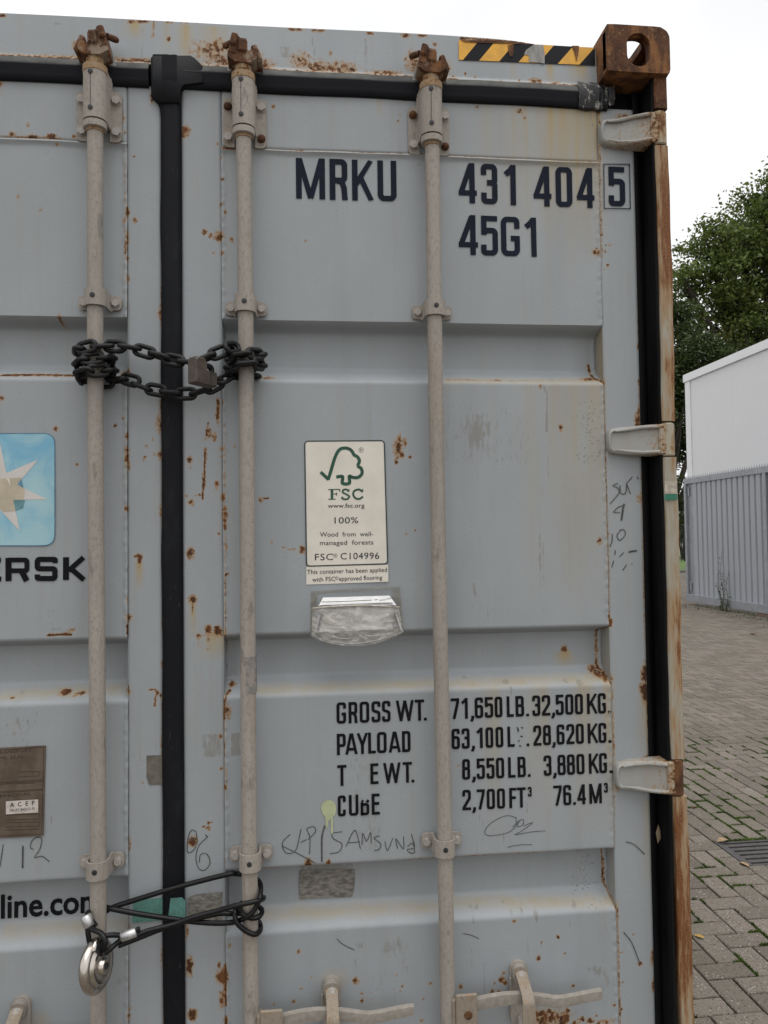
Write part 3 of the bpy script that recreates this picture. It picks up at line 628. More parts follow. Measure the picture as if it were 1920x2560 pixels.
def post(sx):
    def bx(m, a, b, bev=.003):
        (x0, y0, z0), (x1, y1, z1) = a, b
        if sx < 0: x0, x1 = -x1, -x0
        m.box((x0, y0, z0), (x1, y1, z1), bev)
    m = MB(); bx(m, (1.160, .045, .118), (1.214, .16, 2.778)); p = m.build('corner_post', MAT['cream'], container)
    # the outer strip, in the lengths between the hinge lugs
    cuts = [(.118, 1.005), (1.095, 1.828), (1.917, 2.605), (2.700, 2.778)]
    for k, (a, b) in enumerate(cuts):
        m = MB(); zs_ = lin(a, b, .03); sec = [(1.184, .044), (1.184, -.047), (1.187, -.050), (1.212, -.0505), (1.217, -.0485), (1.219, -.044), (1.219, .044)]
        rows = []
        for z in zs_:
            w = .0012*math.sin(z*9)+.0008*math.sin(z*31)+.009*max(0, (1.25-z)/.8)
            rows.append([((x+w)*sx, y+.0006*math.sin(z*23+x*90), z) for x, y in sec])
        m.grid(rows); m.add([rows[0][i] for i in range(7)], [tuple(range(7))]); m.add([rows[-1][i] for i in range(7)], [tuple(range(7))])
        m.build('post_strip', MAT['post_top'] if k == 3 else MAT['post'], p, smooth=40)
    m = MB(); bx(m, (1.150, .020, .13), (1.1835, .05, 2.775), .002); m.build('seal', MAT['dark'], p)
    m = MB(); bx(m, (1.1770, -.0445, .12), (1.1836, .019, 2.776), .001); m.build('dark_liner', MAT['dark'], p)  # thin near-black box over the inner face of the strip
    return p
t = NT('rust streaked post paint')
a = t.noise(30, 6, .7, (1, 1, .10)); b = t.noise(9, 4, .6, (1, 1, .35), off=(4, 4, 1)); cc_ = t.noise(260, 4)
col = t.mix(t.ramp(t.noise(60, 4, .6, (1, 1, .2)), .3, .7), (0.34, 0.325, 0.275), (0.29, 0.255, 0.19))
zp = t.n.new('ShaderNodeSeparateXYZ'); t.l.new(t.obj, zp.inputs[0])
vp = t.math('ADD', t.ramp(zp.outputs[2], 1.75, 2.45, 0, .07), t.ramp(zp.outputs[2], 1.15, .85, 0, .06))
ab = t.math('ADD', t.math('ADD', t.math('MULTIPLY', a, 1.3), t.math('MULTIPLY', b, .5)), t.math('SUBTRACT', vp, .28))
f_ = t.ramp(ab, .62, .76)
col = t.mix(t.ramp(ab, .48, .68, 0, .8), col, (0.30, 0.17, 0.07))
col = t.mix(f_, col, t.mix(t.ramp(cc_, .4, .7), (0.20, 0.080, 0.028), (0.085, 0.034, 0.016)))
t.bump(t.math('ADD', t.math('MULTIPLY', f_, cc_), t.math('MULTIPLY', a, .5)), .7, .001); MAT['post'] = t.fin(col, .7, 0, .3)
MAT['post_top'] = rust_mat('red brown rust', .35)
post(1); post(-1)

# hinges: blade with raised rims running onto the lug at the post
def hinge(zc, sx, h=.075, label=None):
    m = MB(); hh = h/2
    out = []
    # outline of blade in (x, z): rounded inner end, flares to the knuckle
    pts = [(1.182, hh*1.0), (1.150, hh*.98), (1.095, hh*.90)]
    for k in range(9):
        a = math.radians(80+200*k/8*.8); 
    pts += [(1.068, hh*.80), (1.062, hh*.70), (1.058, hh*.5), (1.057, 0), (1.058, -hh*.5), (1.062, -hh*.70), (1.068, -hh*.80), (1.095, -hh*.90), (1.150, -hh*.98), (1.182, -hh*1.0)]
    def yy(x): return -.020-.029*max(0, min(1, (x-1.10)/.07))**1.3
    n = len(pts); cen = [(x*.86+1.125*.14, z*.74) for x, z in pts]
    vs = []; fs = []
    rings = [(pts, lambda x: .001), (pts, lambda x: yy(x)+.004), ([(x*.985+1.12*.015, z*.93) for x, z in pts], lambda x: yy(x)), ([(x*.94+1.12*.06, z*.80) for x, z in pts], lambda x: yy(x)-.0015), (cen, lambda x: yy(x)+.006)]
    for ring, fyy in rings:
        for x, z in ring: vs.append((x*sx, fyy(x), zc+z))
    for r_ in range(len(rings)-1):
        for k in range(n-1): fs.append((r_*n+k, r_*n+k+1, (r_+1)*n+k+1, (r_+1)*n+k))
    last = (len(rings)-1)*n
    for k in range(n//2): fs.append((last+k, last+k+1, last+n-2-k, last+n-1-k) if last+k+1 < last+n-2-k else (last+k, last+k+1, last+n-1-k))
    m.add(vs, fs)
    o = m.build('hinge', MAT['hinge'], container, smooth=50); paint_hinge(o, zc, sx)
    k = MB(); k.lathe((1.199*sx, -.032, zc-hh*1.08), (0, 0, 1), [(0, .017), (.003, .020), (h*1.08-.003, .020), (h*1.08, .017)], 20)
    kn = k.build('knuckle', MAT['post_top'] if zc < 1.2 else MAT['cream_rust'], o); 
    k = MB(); k.box((min(1.174*sx, 1.200*sx), -.0500, zc-hh*.98), (max(1.174*sx, 1.200*sx), -.002, zc+hh*.98), .003); r_ = k.build('hinge_lug', MAT['hinge'], o); paint_hinge(r_, zc, sx)
    for sg in (1, -1):   # raised rims along both edges
        k = MB(); pts_ = [((1.074+.1*t_)*sx, yy(1.074+.1*t_)-.001, zc+sg*(hh*(.60+.22*min(1, t_*1.6)))) for t_ in [i/8 for i in range(9)]]
        k.tube(pts_, .004, 8, radii=[.0015+.0032*min(1, i/3) for i in range(9)]); r_ = k.build('hinge_rim', MAT['hinge'], o); paint_hinge(r_, zc, sx)
    k = MB(); z0 = zc-.002; s_ = .5   # small embossed casting mark
    k.tube([((1.118+.004*math.cos(a))*sx, -.0165, zc+.003+.004*math.sin(a)) for a in [i*PI/4 for i in range(7)]], .0009, 5); k.box((min(1.112*sx, 1.124*sx), -.0175, zc-.008), (max(1.112*sx, 1.124*sx), -.012, zc-.0062)); k.build('casting_mark', MAT['rust'] if zc > 2.4 else MAT['hinge'], o)
    return o
def paint_hinge(o, zc, sx):
    me = o.data; n = len(me.vertices); a = me.color_attributes.new('wear', 'FLOAT_COLOR', 'POINT')
    w = []
    for v in me.vertices:
        x = abs(v.co.x); d = abs(v.co.z-zc)/.037; r = .22*max(0, d-.55)*2+.30*max(0, (x-1.155)/.03)+(.25 if zc > 2.4 else 0)*max(0, d-.5)
        w += [min(.9, r), .12*d, 0, 1]
    a.data.foreach_set('color', w)
t = NT('hinge lug paint and rust'); a = t.noise(26, 6, .7, (1, 1, .4)); b = t.noise(200, 4)
col = t.mix(t.ramp(a, .46, .60), (0.36, 0.33, 0.26), (0.26, 0.15, 0.06)); col = t.mix(t.ramp(a, .56, .64), col, t.mix(t.ramp(b, .4, .7), (0.15, 0.06, 0.022), (0.07, 0.03, 0.015)))
t.bump(b, .6, .001); MAT['cream_rust'] = t.fin(col, .7, 0, .3)
for sx in (1, -1):
    for zc, h in ((2.652, .078), (1.872, .076), (1.050, .080), (0.35, .078)): hinge(zc, sx, h)

# ------------------------------------------------------------------ rubber seals
def sweep_x(name, sec, x0, x1, mat, parent, st=.03):
    m = MB(); xs = lin(x0, x1, st); m.grid([[(x, y+.0007*math.sin(x*40), z+.0008*math.sin(x*17)) for y, z in sec] for x in xs]); return m.build(name, mat, parent, smooth=60)
sec_h = [(.010, 2.779), (-.002, 2.776), (-.006, 2.773), (-.0175, 2.753), (-.0172, 2.750), (-.0125, 2.736), (-.012, 2.733), (-.010, 2.720), (-.004, 2.716), (.012, 2.718)]
t = NT('weathered top seal rubber'); n_ = t.noise(14, 5, .6); zsep = t.n.new('ShaderNodeSeparateXYZ'); t.l.new(t.obj, zsep.inputs[0])
lit_dust = t.math('MULTIPLY', t.ramp(zsep.outputs[2], 2.750, 2.757), t.ramp(n_, .3, .65, .35, 1))  # upper half paler: dust, with the light on its slant painted in
col = t.mix(lit_dust, (0.0075, 0.0085, 0.012), (0.085, 0.086, 0.080)); t.bump(t.noise(150, 3), .4, .0005); MAT['seal_top'] = t.fin(col, .6, 0, .18)
sweep_x('top_seal', sec_h, .03, 1.055, MAT['seal_top'], door_r); sweep_x('top_seal', sec_h, -1.14, -.05, MAT['seal_top'], door_l)
# torn end of the seal at the right
m = MB(); rows = []
for k, x in enumerate(lin(1.045, 1.078, .006)):
    j = random.uniform(-.004, .004); rows.append([(x, .006, 2.775+j*.4), (x, -.010+j, 2.772+j), (x, -.020+j, 2.752+j), (x, -.018+j, 2.732-j), (x, -.008, 2.715+j*1.3), (x, .012, 2.712)])
m.grid(rows); m.build('torn_seal_end', MAT['rubber'], door_r, smooth=25)
t = NT('peeling grey tape'); n_ = t.noise(60, 6, .75, (1, 1, .5)); col = t.mix(t.ramp(n_, .53, .60), (0.014, 0.014, 0.016), (0.26, 0.25, 0.23)); t.bump(n_, .8, .002); MAT['peel'] = t.fin(col, .6)
m = MB(); rows = []
for x in lin(Q('C', 885, 600).x, Q('C', 1040, 600).x, .005):
    j = .004*mnoise.noise(Vector((x*60, 1, 2))); rows.append([(x, -.005, 2.783+2*j), (x, -.012+j, 2.772+j), (x, -.0195+j, 2.752), (x, -.0175+j, 2.735+j), (x, -.012+j, 2.714+2*j), (x, -.003, 2.711+2*j)])
m.grid(rows); m.build('peeling_tape', MAT['peel'], door_r, smooth=30)
m = MB(); rows = []
for x in lin(Q('C', 1045, 600).x, Q('C', 1112, 600).x, .006):
    j = random.uniform(-.002, .002); rows.append([(x, -.014, 2.768+2*j), (x, -.020+j, 2.765), (x, -.022+j, 2.735), (x, -.014, 2.722+2*j)])
m.grid(rows); m.build('peeling_tape', MAT['peel'], door_r, smooth=30)
# centre seal with the T-shaped head
m = MB(); zs_ = lin(ZB, 2.79, .02); rows = []
for z in zs_:
    xl, xr = -.0245, .0225
    if z > 2.665: xl = -.0245-.017*min(1, (z-2.665)/.03)
    w = .0008*math.sin(z*15)+.0011*mnoise.noise(Vector((0, 0, z*9)))
    ins = .0 if z < 2.715 else -.006
    rows.append([(xl, .03, z), (xl+w, -.003+ins, z), (xl+.004+w, -.009+ins, z), (-.006+w, -.0115+ins, z), (-.001+w, -.0105+ins, z), (xr-.010, -.0125+ins, z), (xr-.003+w, -.009+ins, z), (xr+.001, -.003+ins, z), (xr+.001, .03, z)])
m.grid(rows); m.build('centre_seal', MAT['rubber'], door_r, smooth=60)
m = MB(); poly = [(x, z) for x, z in [tuple(Q('A', *q)[i] for i in (0, 2)) for q in ((983, 395), (1000, 382), (1240, 380), (1265, 395), (1315, 445), (1325, 560), (1200, 575), (1178, 600), (1172, 690), (1040, 690), (1010, 665), (985, 640))]]
cxp = sum(q[0] for q in poly)/len(poly); czp = sum(q[1] for q in poly)/len(poly); k_ = len(poly)
vs = [(x, .0, z) for x, z in poly]+[(x, -.0120, z) for x, z in poly]+[(x+(cxp-x)*.05, -.0165, z+(czp-z)*.05) for x, z in poly]
m.add(vs, [(r*k_+i, r*k_+(i+1) % k_, (r+1)*k_+(i+1) % k_, (r+1)*k_+i) for r in range(2) for i in range(k_)]+[tuple(range(2*k_, 3*k_))]); m.build('seal_cap', MAT['rubber'], door_r, smooth=60)
m = MB(); xs_ = (1.150, 1.1605, 1.170, 1.184)
m.grid([[(1.1505, .03, z), (1.1505, .006, z), (1.156, .003, z), (1.168, .010, z), (1.180, .022, z), (1.1835, .03, z)] for z in lin(ZB, 2.77, .05)]); m.build('side_seal', MAT['dark'], door_r, smooth=60)
m = MB(); m.grid([[(-1.1505, .03, z), (-1.1505, .006, z), (-1.156, .003, z), (-1.168, .010, z), (-1.180, .022, z), (-1.1835, .03, z)] for z in lin(ZB, 2.77, .05)]); m.build('side_seal', MAT['dark'], door_l, smooth=60)
m = MB(); m.box((1.0665, .03, 2.70), (1.184, .06, 2.779)); m.build('corner_seal', MAT['dark'], door_r)
m = MB(); m.box((-1.184, .03, 2.70), (-1.0665, .06, 2.779)); m.build('corner_seal', MAT['dark'], door_l)
m = MB(); m.box((-1.15, .062, ZB), (1.15, .07, 2.77)); m.build('inner_lining', MAT['dark'], container)
# flakes of old paint on the side rubber
m = MB()
for pts in ([(495, 240), (515, 300), (520, 380), (490, 430), (470, 320)], [(540, 190), (560, 280), (545, 330), (522, 370), (530, 260)]):
    q = [Q('O', x, y, .004) for x, y in pts]; m.add([(a.x, .0035+.004*(a.x-1.15), a.z) for a in q], [tuple(range(len(q)))])
m.build('paint_flake', plain('flaked cream paint', (0.22, 0.17, 0.11), .8), door_r)
# ------------------------------------------------------------------ locking rods
RY = -.045
ROD_R = .0177
def hexbolt(x, z, y0, r=.0105, h=.009, mat='bolt', parent=None, dome=False, name='bolt'):
    m = MB(); a0 = random.random()*PI
    if dome: m.lathe((x, y0, z), (0, -1, 0), [(0, r), (h*.45, r*.97), (h*.8, r*.72), (h, r*.3)], 14)
    else:
        m.lathe((x, y0, z), (0, -1, 0), [(0, r*1.25), (.0015, r*1.25)], 14)
        q = [(r*1.08*math.cos(a0+k*PI/3), r*1.08*math.sin(a0+k*PI/3)) for k in range(6)]
        m.prism(q, lambda u, v: (x+u, y0-.001, z+v), lambda u, v: (x+u*.97, y0-h, z+v*.97))
    return m.build(name, MAT[mat], parent, smooth=30)
def screw(x, z, y0, parent, r=.0058):
    m = MB(); m.lathe((x, y0, z), (0, -1, 0), [(0, r), (.0012, r), (.0018, r*.7)], 12); return m.build('screw', MAT['screw'], parent)
def omega(m, x, z0, z1, rin, rout, fl, flz0, flz1, th=.006):
    """saddle: half sleeve over the rod between z0..z1, flat flanges flz0..flz1"""
    n = 18; outer = []; inner = []
    for k in range(n+1):
        a = PI*k/n; outer.append((x-rout*math.cos(a), RY-rout*math.sin(a))); inner.append((x-rin*math.cos(a), RY-rin*math.sin(a)))
    o_ = [(x-rout-.004, -.008), (x-rout, -.016)]+outer+[(x+rout, -.016), (x+rout+.004, -.008)]
    i_ = [(x-rin, -.002), (x-rin, -.010)]+inner+[(x+rin, -.010), (x+rin, -.002)]
    k = len(o_)
    vs = [(a, b, z) for z in (z0, z1) for a, b in o_]+[(a, b, z) for z in (z0, z1) for a, b in i_]
    fs = [(j, j+1, k+j+1, k+j) for j in range(k-1)]+[(2*k+j, 3*k+j, 3*k+j+1, 2*k+j+1) for j in range(k-1)]
    fs += [(j, 2*k+j, 2*k+j+1, j+1) for j in range(k-1)]+[(k+j, k+j+1, 3*k+j+1, 3*k+j) for j in range(k-1)]
    m.add(vs, fs)
    for sg in (-1, 1):
        xa, xb = x+sg*(rout-.002), x+sg*fl
        r_ = min(.012, (flz1-flz0)*.32); xo = xb; pts = [(xa, flz0), ]
        if sg > 0: pts = [(xa, flz1), (xa, flz0)]+[(xb-r_+r_*math.sin(a), flz0+r_-r_*math.cos(a)) for a in [PI/2*i/5 for i in range(6)]]+[(xb-r_+r_*math.cos(a), flz1-r_+r_*math.sin(a)) for a in [PI/2*i/5 for i in range(6)]]
        else: pts = [(xa, flz0), (xa, flz1)]+[(xb+r_-r_*math.sin(a), flz1-r_+r_*math.cos(a)) for a in [PI/2*i/5 for i in range(6)]]+[(xb+r_-r_*math.cos(a), flz0+r_-r_*math.sin(a)) for a in [PI/2*i/5 for i in range(6)]]
        m.prism(pts, lambda u, v: (u, -.0085, v), lambda u, v: (u, -.001, v))
def rodz(px, py): return P(px, py, RY).z
ZS = dict(fl1=rodz(180, 203), fl0=rodz(180, 331), s1=rodz(240, 176), s0=rodz(240, 322), col1=rodz(237, 168), col0=rodz(237, 186))
def clip_bracket(root, x, z, wide=.049, tall=.033):
    m = MB(); omega(m, x, z-tall/2-.004, z+tall/2+.002, .0200, .0245, wide, z-tall/2, z+tall/2)
    b = m.build('guide_bracket', MAT['beige'], root, smooth=40)
    for sg in (-1, 1): hexbolt(x+sg*(wide-.013), z-.001, -.0085, .0085, .009, 'bolt', root)
    screw(x+random.uniform(-.002, .002), z, RY-.0246, root)
def cam_set(root, x, flip, zt, rusty):
    """keeper on the header and the forked cam on the rod end"""
    mt = MAT['cam']; before = set(bpy.data.objects)
    m = MB()   # rounded keeper plate on the header
    poly = [(x-.046, zt-.052), (x+.046, zt-.052), (x+.050, zt-.038), (x+.036, zt+.012), (x+.018, zt+.02), (x-.022, zt+.018), (x-.038, zt+.006), (x-.05, zt-.03)]
    m.prism(poly, lambda u, v: (u, -.012, v), lambda u, v: (u, .004, v)); k = m.build('cam_keeper', MAT['hinge'], root)
    s = -1 if flip else 1
    m = MB(); R = Matrix.Rotation(math.radians(-14*s), 3, 'Y')    # tall hook of the keeper
    m.box((x+s*.024-.0125, -.074, zt-.026), (x+s*.024+.0125, -.006, zt+.028), .004, R)
    m.box((x+s*.024-.010, -.080, zt-.004), (x+s*.024+.010, -.06, zt+.030), .004, R); m.build('keeper_hook', MAT['rust'] if rusty else mt, root)
    m = MB(); R = Matrix.Rotation(math.radians(24*s), 3, 'Y')     # low hook on the other side
    m.box((x-s*.040-.009, -.064, zt-.036), (x-s*.040+.009, -.006, zt+.012), .004, R); m.build('keeper_hook', mt, root)
    m = MB()   # cam: neck, waisted head, wing and finger
    m.lathe((x, RY, zt-.070), (0, 0, 1), [(0, .0195), (.004, .0235), (.012, .0240), (.017, .0205), (.021, .016), (.032, .015), (.05, .016)], 20)
    m.build('cam_neck', MAT['beige2'] if not rusty else mt, root)
    m = MB()
    pts = [(-.040, -.036), (-.044, -.022), (-.030, -.010), (-.012, -.016), (-.012, .018), (.014, .020), (.014, -.012), (.030, -.020), (.042, -.018), (.044, -.032), (.02, -.046), (-.022, -.047)]
    m.prism([(x+s*u, zt+v) for u, v in pts], lambda u, v: (u, -.072, v), lambda u, v: (u, -.022, v-.004)); m.build('cam', mt, root, smooth=25)
    m = MB(); m.box((x-.014, -.078, zt-.02), (x+.014, -.06, zt+.016), .005); m.build('cam_web', mt, root)
    m = MB(); p0 = Vector((x+s*.034, -.05, zt+.018)); p1 = Vector((x+s*.060, -.022, zt+.026)); m.lathe(p0, p1-p0, [(0, .0085), (.03, .0085), (.036, .006)], 12); m.build('keeper_pin', MAT['bolt_rust'], root)
    piv = Vector((x, -.03, zt-.05))
    for o in set(bpy.data.objects)-before:
        k_ = .80
        for v in o.data.vertices: v.co.x = piv.x+(v.co.x-piv.x)*k_; v.co.y = piv.y+(v.co.y-piv.y)*.9; v.co.z = piv.z+(v.co.z-piv.z)*(.86 if v.co.z > piv.z else 1)
def rod(x, flip, clips, rusty, dome, dx=0.0, name='locking_rod'):
    root = empty(name, (0, 0, 0), container)
    m = MB(); zz = lin(.10, ZS['s0']+.01, .06); pts = [(x+dx*(2.55-z)/2.0+.0012*math.sin(z*3.1+x*9), RY, z) for z in zz]
    m.tube(pts, ROD_R, 24); r = m.build('rod', MAT['beige'], root, smooth=60)
    m = MB(); m.cyl((x, RY, ZS['s0']-.01), (x, RY, ZS['col0']+.045), .0195, n=24); m.build('rod_end', MAT['beige2'], root)
    m = MB(); m.lathe((x, RY, ZS['s0']-.004), (0, 0, 1), [(0, .0215), (.002, .0262), (.016, .0262), (.018, .0225)], 28); m.build('collar', MAT['beige'], root)
    m = MB(); m.lathe((x, RY, ZS['col0']-.002), (0, 0, 1), [(0, .024), (.002, .0275), (.017, .0275), (.020, .022)], 28); m.build('collar', MAT['beige2'] if rusty < 2 else MAT['hinge'], root)
    m = MB(); omega(m, x, ZS['s0']+.016, ZS['s1']+.002, .0215, .0262, .0515, ZS['fl0'], ZS['fl1']); m.build('guide_bracket', MAT['beige'], root, smooth=40)
    for i, (u, v) in enumerate(((-.0395, ZS['fl1']-.022), (.0395, ZS['fl1']-.022), (-.0395, ZS['fl0']+.022), (.0395, ZS['fl0']+.022))):
        d = i in dome
        hexbolt(x+u, v, -.0085, .0098, .0095 if not d else .0105, 'bolt_rust' if d else 'bolt', root, d, 'bolt')
    screw(x-.004, ZS['s1']-.018, RY-.0264, root, .0058); screw(x-.004, ZS['s0']+.036, RY-.0264, root, .0058)
    m = MB(); m.tube([(x-.004+random.uniform(-.0008, .0008), RY-.02605, z) for z in lin(ZS['s0']+.042, ZS['s1']-.024, .006)], .0007, 5); m.build('seam', MAT['screw'], root)
    for z in clips: clip_bracket(root, x+dx*(2.55-z)/2.0, z)
    cam_set(root, x, flip, rodz(237, 100), rusty)
    return root
z_c1, z_c2 = rodz(237, 745), rodz(240, 2170)
r1 = rod(-.1637, False, (z_c1, z_c2), 0, (), .0065)
r2 = rod(.1735, True, (rodz(616, 760), rodz(625, 2150)), 1, (0, 3), .004)
r3 = rod(.6205, True, (rodz(1081, 770), rodz(1110, 2115)), 0, (0, 3), .0055)
r4 = rod(-.6205, False, (rodz(1081, 770), rodz(1110, 2115)), 0, (), 0)
for r_, lb in ((r1, 'sand coloured locking rod on the left door, chain wound round it'), (r2, 'sand coloured locking rod next to the centre seal, rusty head'), (r3, 'sand coloured locking rod crossing the weight table'), (r4, 'outer locking rod of the left door')): r_['label'] = lb
# worn grey patch on the second rod
m = MB(); 
t = NT('scuffed grey rod'); n_ = t.noise(60, 5, .7); MAT['scuff'] = t.fin(t.mix(t.ramp(n_, .4, .6), (0.16, 0.155, 0.15), (0.26, 0.235, 0.205)), .6)
za, zb = rodz(622, 1730), rodz(622, 1640); m.cyl((.1735+.0037, RY, za), (.1735+.0032, RY, zb), ROD_R+.0006, n=24, caps=False); m.build('scuffed_patch', MAT['scuff'], r2, smooth=60)

# handles and their catches (bottom edge)
def handle(root, x_hub, z_hub, x_end, x_ret, zr):
    m = MB(); m.box((x_hub-.024, -.072, z_hub-.07), (x_hub+.026, -.064, z_hub+.038), .003); m.box((x_hub-.032, -.066, z_hub-.07), (x_hub-.022, -.030, z_hub+.024), .003)
    m.build('handle_hub', MAT['beige2b'], root)
    hexbolt(x_hub+.004, z_hub-.008, -.072, .0095, .005, 'bolt_rust', root, True, 'pivot_pin')
    L = x_end-(x_hub+.012); n = 22; rows = []
    for k in range(n+1):
        t_ = k/n; x = x_hub+.012+L*t_; zc = z_hub+.002+.016*math.sin(min(1, t_*1.55)*PI)*(.9)-.006*t_+.010*max(0, t_-.7)/.3; hh = .0160-.0025*t_
        y = -.060-.006*math.sin(t_*PI); th = .0085
        e = .9 if k in (0, n) else 1
        rows.append([(x, y+th, zc-hh*e), (x, y, zc-hh*e+.003), (x, y-.001, zc), (x, y, zc+hh*e-.004), (x, y+th, zc+hh*e), (x, y+th+.001, zc), (x, y+th, zc-hh*e)])
    m = MB(); m.grid(rows); m.add(rows[0][:6], [tuple(range(6))]); m.add(rows[-1][:6], [tuple(range(6))])
    hd = m.build('handle', MAT['handle'], root, smooth=40)
    catch(root, x_ret, zr)
def catch(root, x, z):
    """seal catch: oval back plate with a swinging strap"""
    m = MB(); m.prism(stadium(x, z-.052, .044, .150, 24), lambda u, v: (u, -.010, v), lambda u, v: (u, .002, v)); m.build('catch_plate', MAT['beige'], root)
    m = MB(); m.prism(stadium(x-.001, z, .034, .040, 20), lambda u, v: (u, -.026, v), lambda u, v: (u, -.008, v)); m.build('catch_boss', MAT['beige'], root)
    rows = []; 
    for k in range(15):
        t_ = k/14; zz = z+.016-.112*t_; y = -.030-.062*(math.sin(min(1, max(0, (t_-.08)/.32))*PI/2))+(.0 if t_ < .93 else .02*(t_-.93)/.07); w = .0145-.0012*math.sin(t_*7)
        rows.append([(x-w, y+.005, zz), (x-w, y, zz), (x-w*.4, y-.0015, zz), (x+w*.4, y-.0015, zz), (x+w, y, zz), (x+w, y+.005, zz)])
    m = MB(); m.grid(rows); m.build('catch_strap', MAT['beige2b'], root, smooth=50)
    m = MB(); m.lathe((x, -.030, z), (0, -1, 0), [(0, .013), (.002, .013), (.003, .0095), (.009, .0090), (.011, .006)], 16); m.build('catch_pin', MAT['bolt'], root)
    m = MB(); m.box((x-.024, -.016, z-.075), (x-.019, -.004, z-.012), .002); m.build('catch_stop', MAT['beige'], root)
    hexbolt(x+.006, z-.112, -.012, .0115, .008, 'bolt', root)
MAT['beige2b'] = painted('handle strap paint', (0.275, 0.232, 0.185), var=.35, specks=.6, streak=.5, rough=.7, rusty=.12, warm=(0.22, 0.13, 0.06), wear=False, grain=.5)
t = NT('worn handle paint'); a = t.noise(32, 5, .7, (1, 1, 2)); b = t.noise(90, 4)
xs_ = t.n.new('ShaderNodeSeparateXYZ'); t.l.new(t.obj, xs_.inputs[0])
col = t.mix(t.ramp(b, .3, .7), (0.285, 0.262, 0.230), (0.225, 0.200, 0.170)); col = t.mix(t.ramp(a, .56, .7, 0, .55), col, (0.17, 0.16, 0.15)); MAT['handle'] = t.fin(col, .6)
p = Q('u', 245, 600, -.065); q = Q('u', 1530, 500, -.06); e_ = Q('u', 765, 225, -.03)
handle(r3, p.x, Q('u', 245, 545, -.065).z, q.x, e_.x, e_.z)
p = Q('L', 270, 1400, -.065); q = Q('L', 1260, 1370, -.06); e_ = Q('L', 690, 1165, -.03)
handle(r2, p.x, Q('L', 300, 1395, -.065).z, q.x, e_.x, e_.z)
e_ = Q('I', 110, 1590, -.03); catch(r1, e_.x, e_.z)
m = MB(); hz = Q('L', 300, 1395, -.065).z; m.box((-.46, -.066, hz-.018), (-.18, -.058, hz+.012), .003); m.build('handle', MAT['handle'], r1)

# ------------------------------------------------------------------ lettering: condensed stroke alphabet
def fillet(pts, closed=False, n=7):
    out = []; m_ = len(pts)
    for i in range(m_):
        x, y = pts[i][0], pts[i][1]; r = pts[i][2] if len(pts[i]) > 2 else 0
        if r <= 0 or (not closed and i in (0, m_-1)): out.append((x, y)); continue
        a = pts[(i-1) % m_]; b = pts[(i+1) % m_]
        va = Vector((a[0]-x, a[1]-y)); vb = Vector((b[0]-x, b[1]-y)); la, lb = va.length, vb.length
        va.normalize(); vb.normalize(); ang = va.angle(vb); tl = min(r/max(math.tan(ang/2), 1e-4), la*.5, lb*.5)
        p0 = Vector((x, y))+va*tl; p1 = Vector((x, y))+vb*tl
        for k in range(n+1):
            t_ = k/n; q = p0*(1-t_)**2+Vector((x, y))*2*t_*(1-t_)+p1*t_**2
            # push the bezier out towards a circular arc
            q = q+(Vector((x, y))-(p0+p1)/2)*(.14*4*t_*(1-t_)); out.append((q.x, q.y))
    return out
def ribbon(pts, w, closed=False):
    n = len(pts); L = []; R_ = []
    for i in range(n):
        p = Vector(pts[i]); a = Vector(pts[(i-1) % n]) if (closed or i > 0) else None; b = Vector(pts[(i+1) % n]) if (closed or i < n-1) else None
        d1 = (p-a).normalized() if a is not None and (p-a).length > 1e-7 else None; d2 = (b-p).normalized() if b is not None and (b-p).length > 1e-7 else None
        d1 = d1 or d2; d2 = d2 or d1; n1 = Vector((-d1.y, d1.x)); n2 = Vector((-d2.y, d2.x)); mm = (n1+n2)
        if mm.length < 1e-4: mm = n1
        mm.normalize(); k = 1/max(.35, mm.dot(n1)); L.append(p+mm*(w/2*k)); R_.append(p-mm*(w/2*k))
    fs = [(i, i+1, n+i+1, n+i) for i in range(n-1)]
    if closed: fs.append((n-1, 0, n, 2*n-1))
    return L+R_, fs
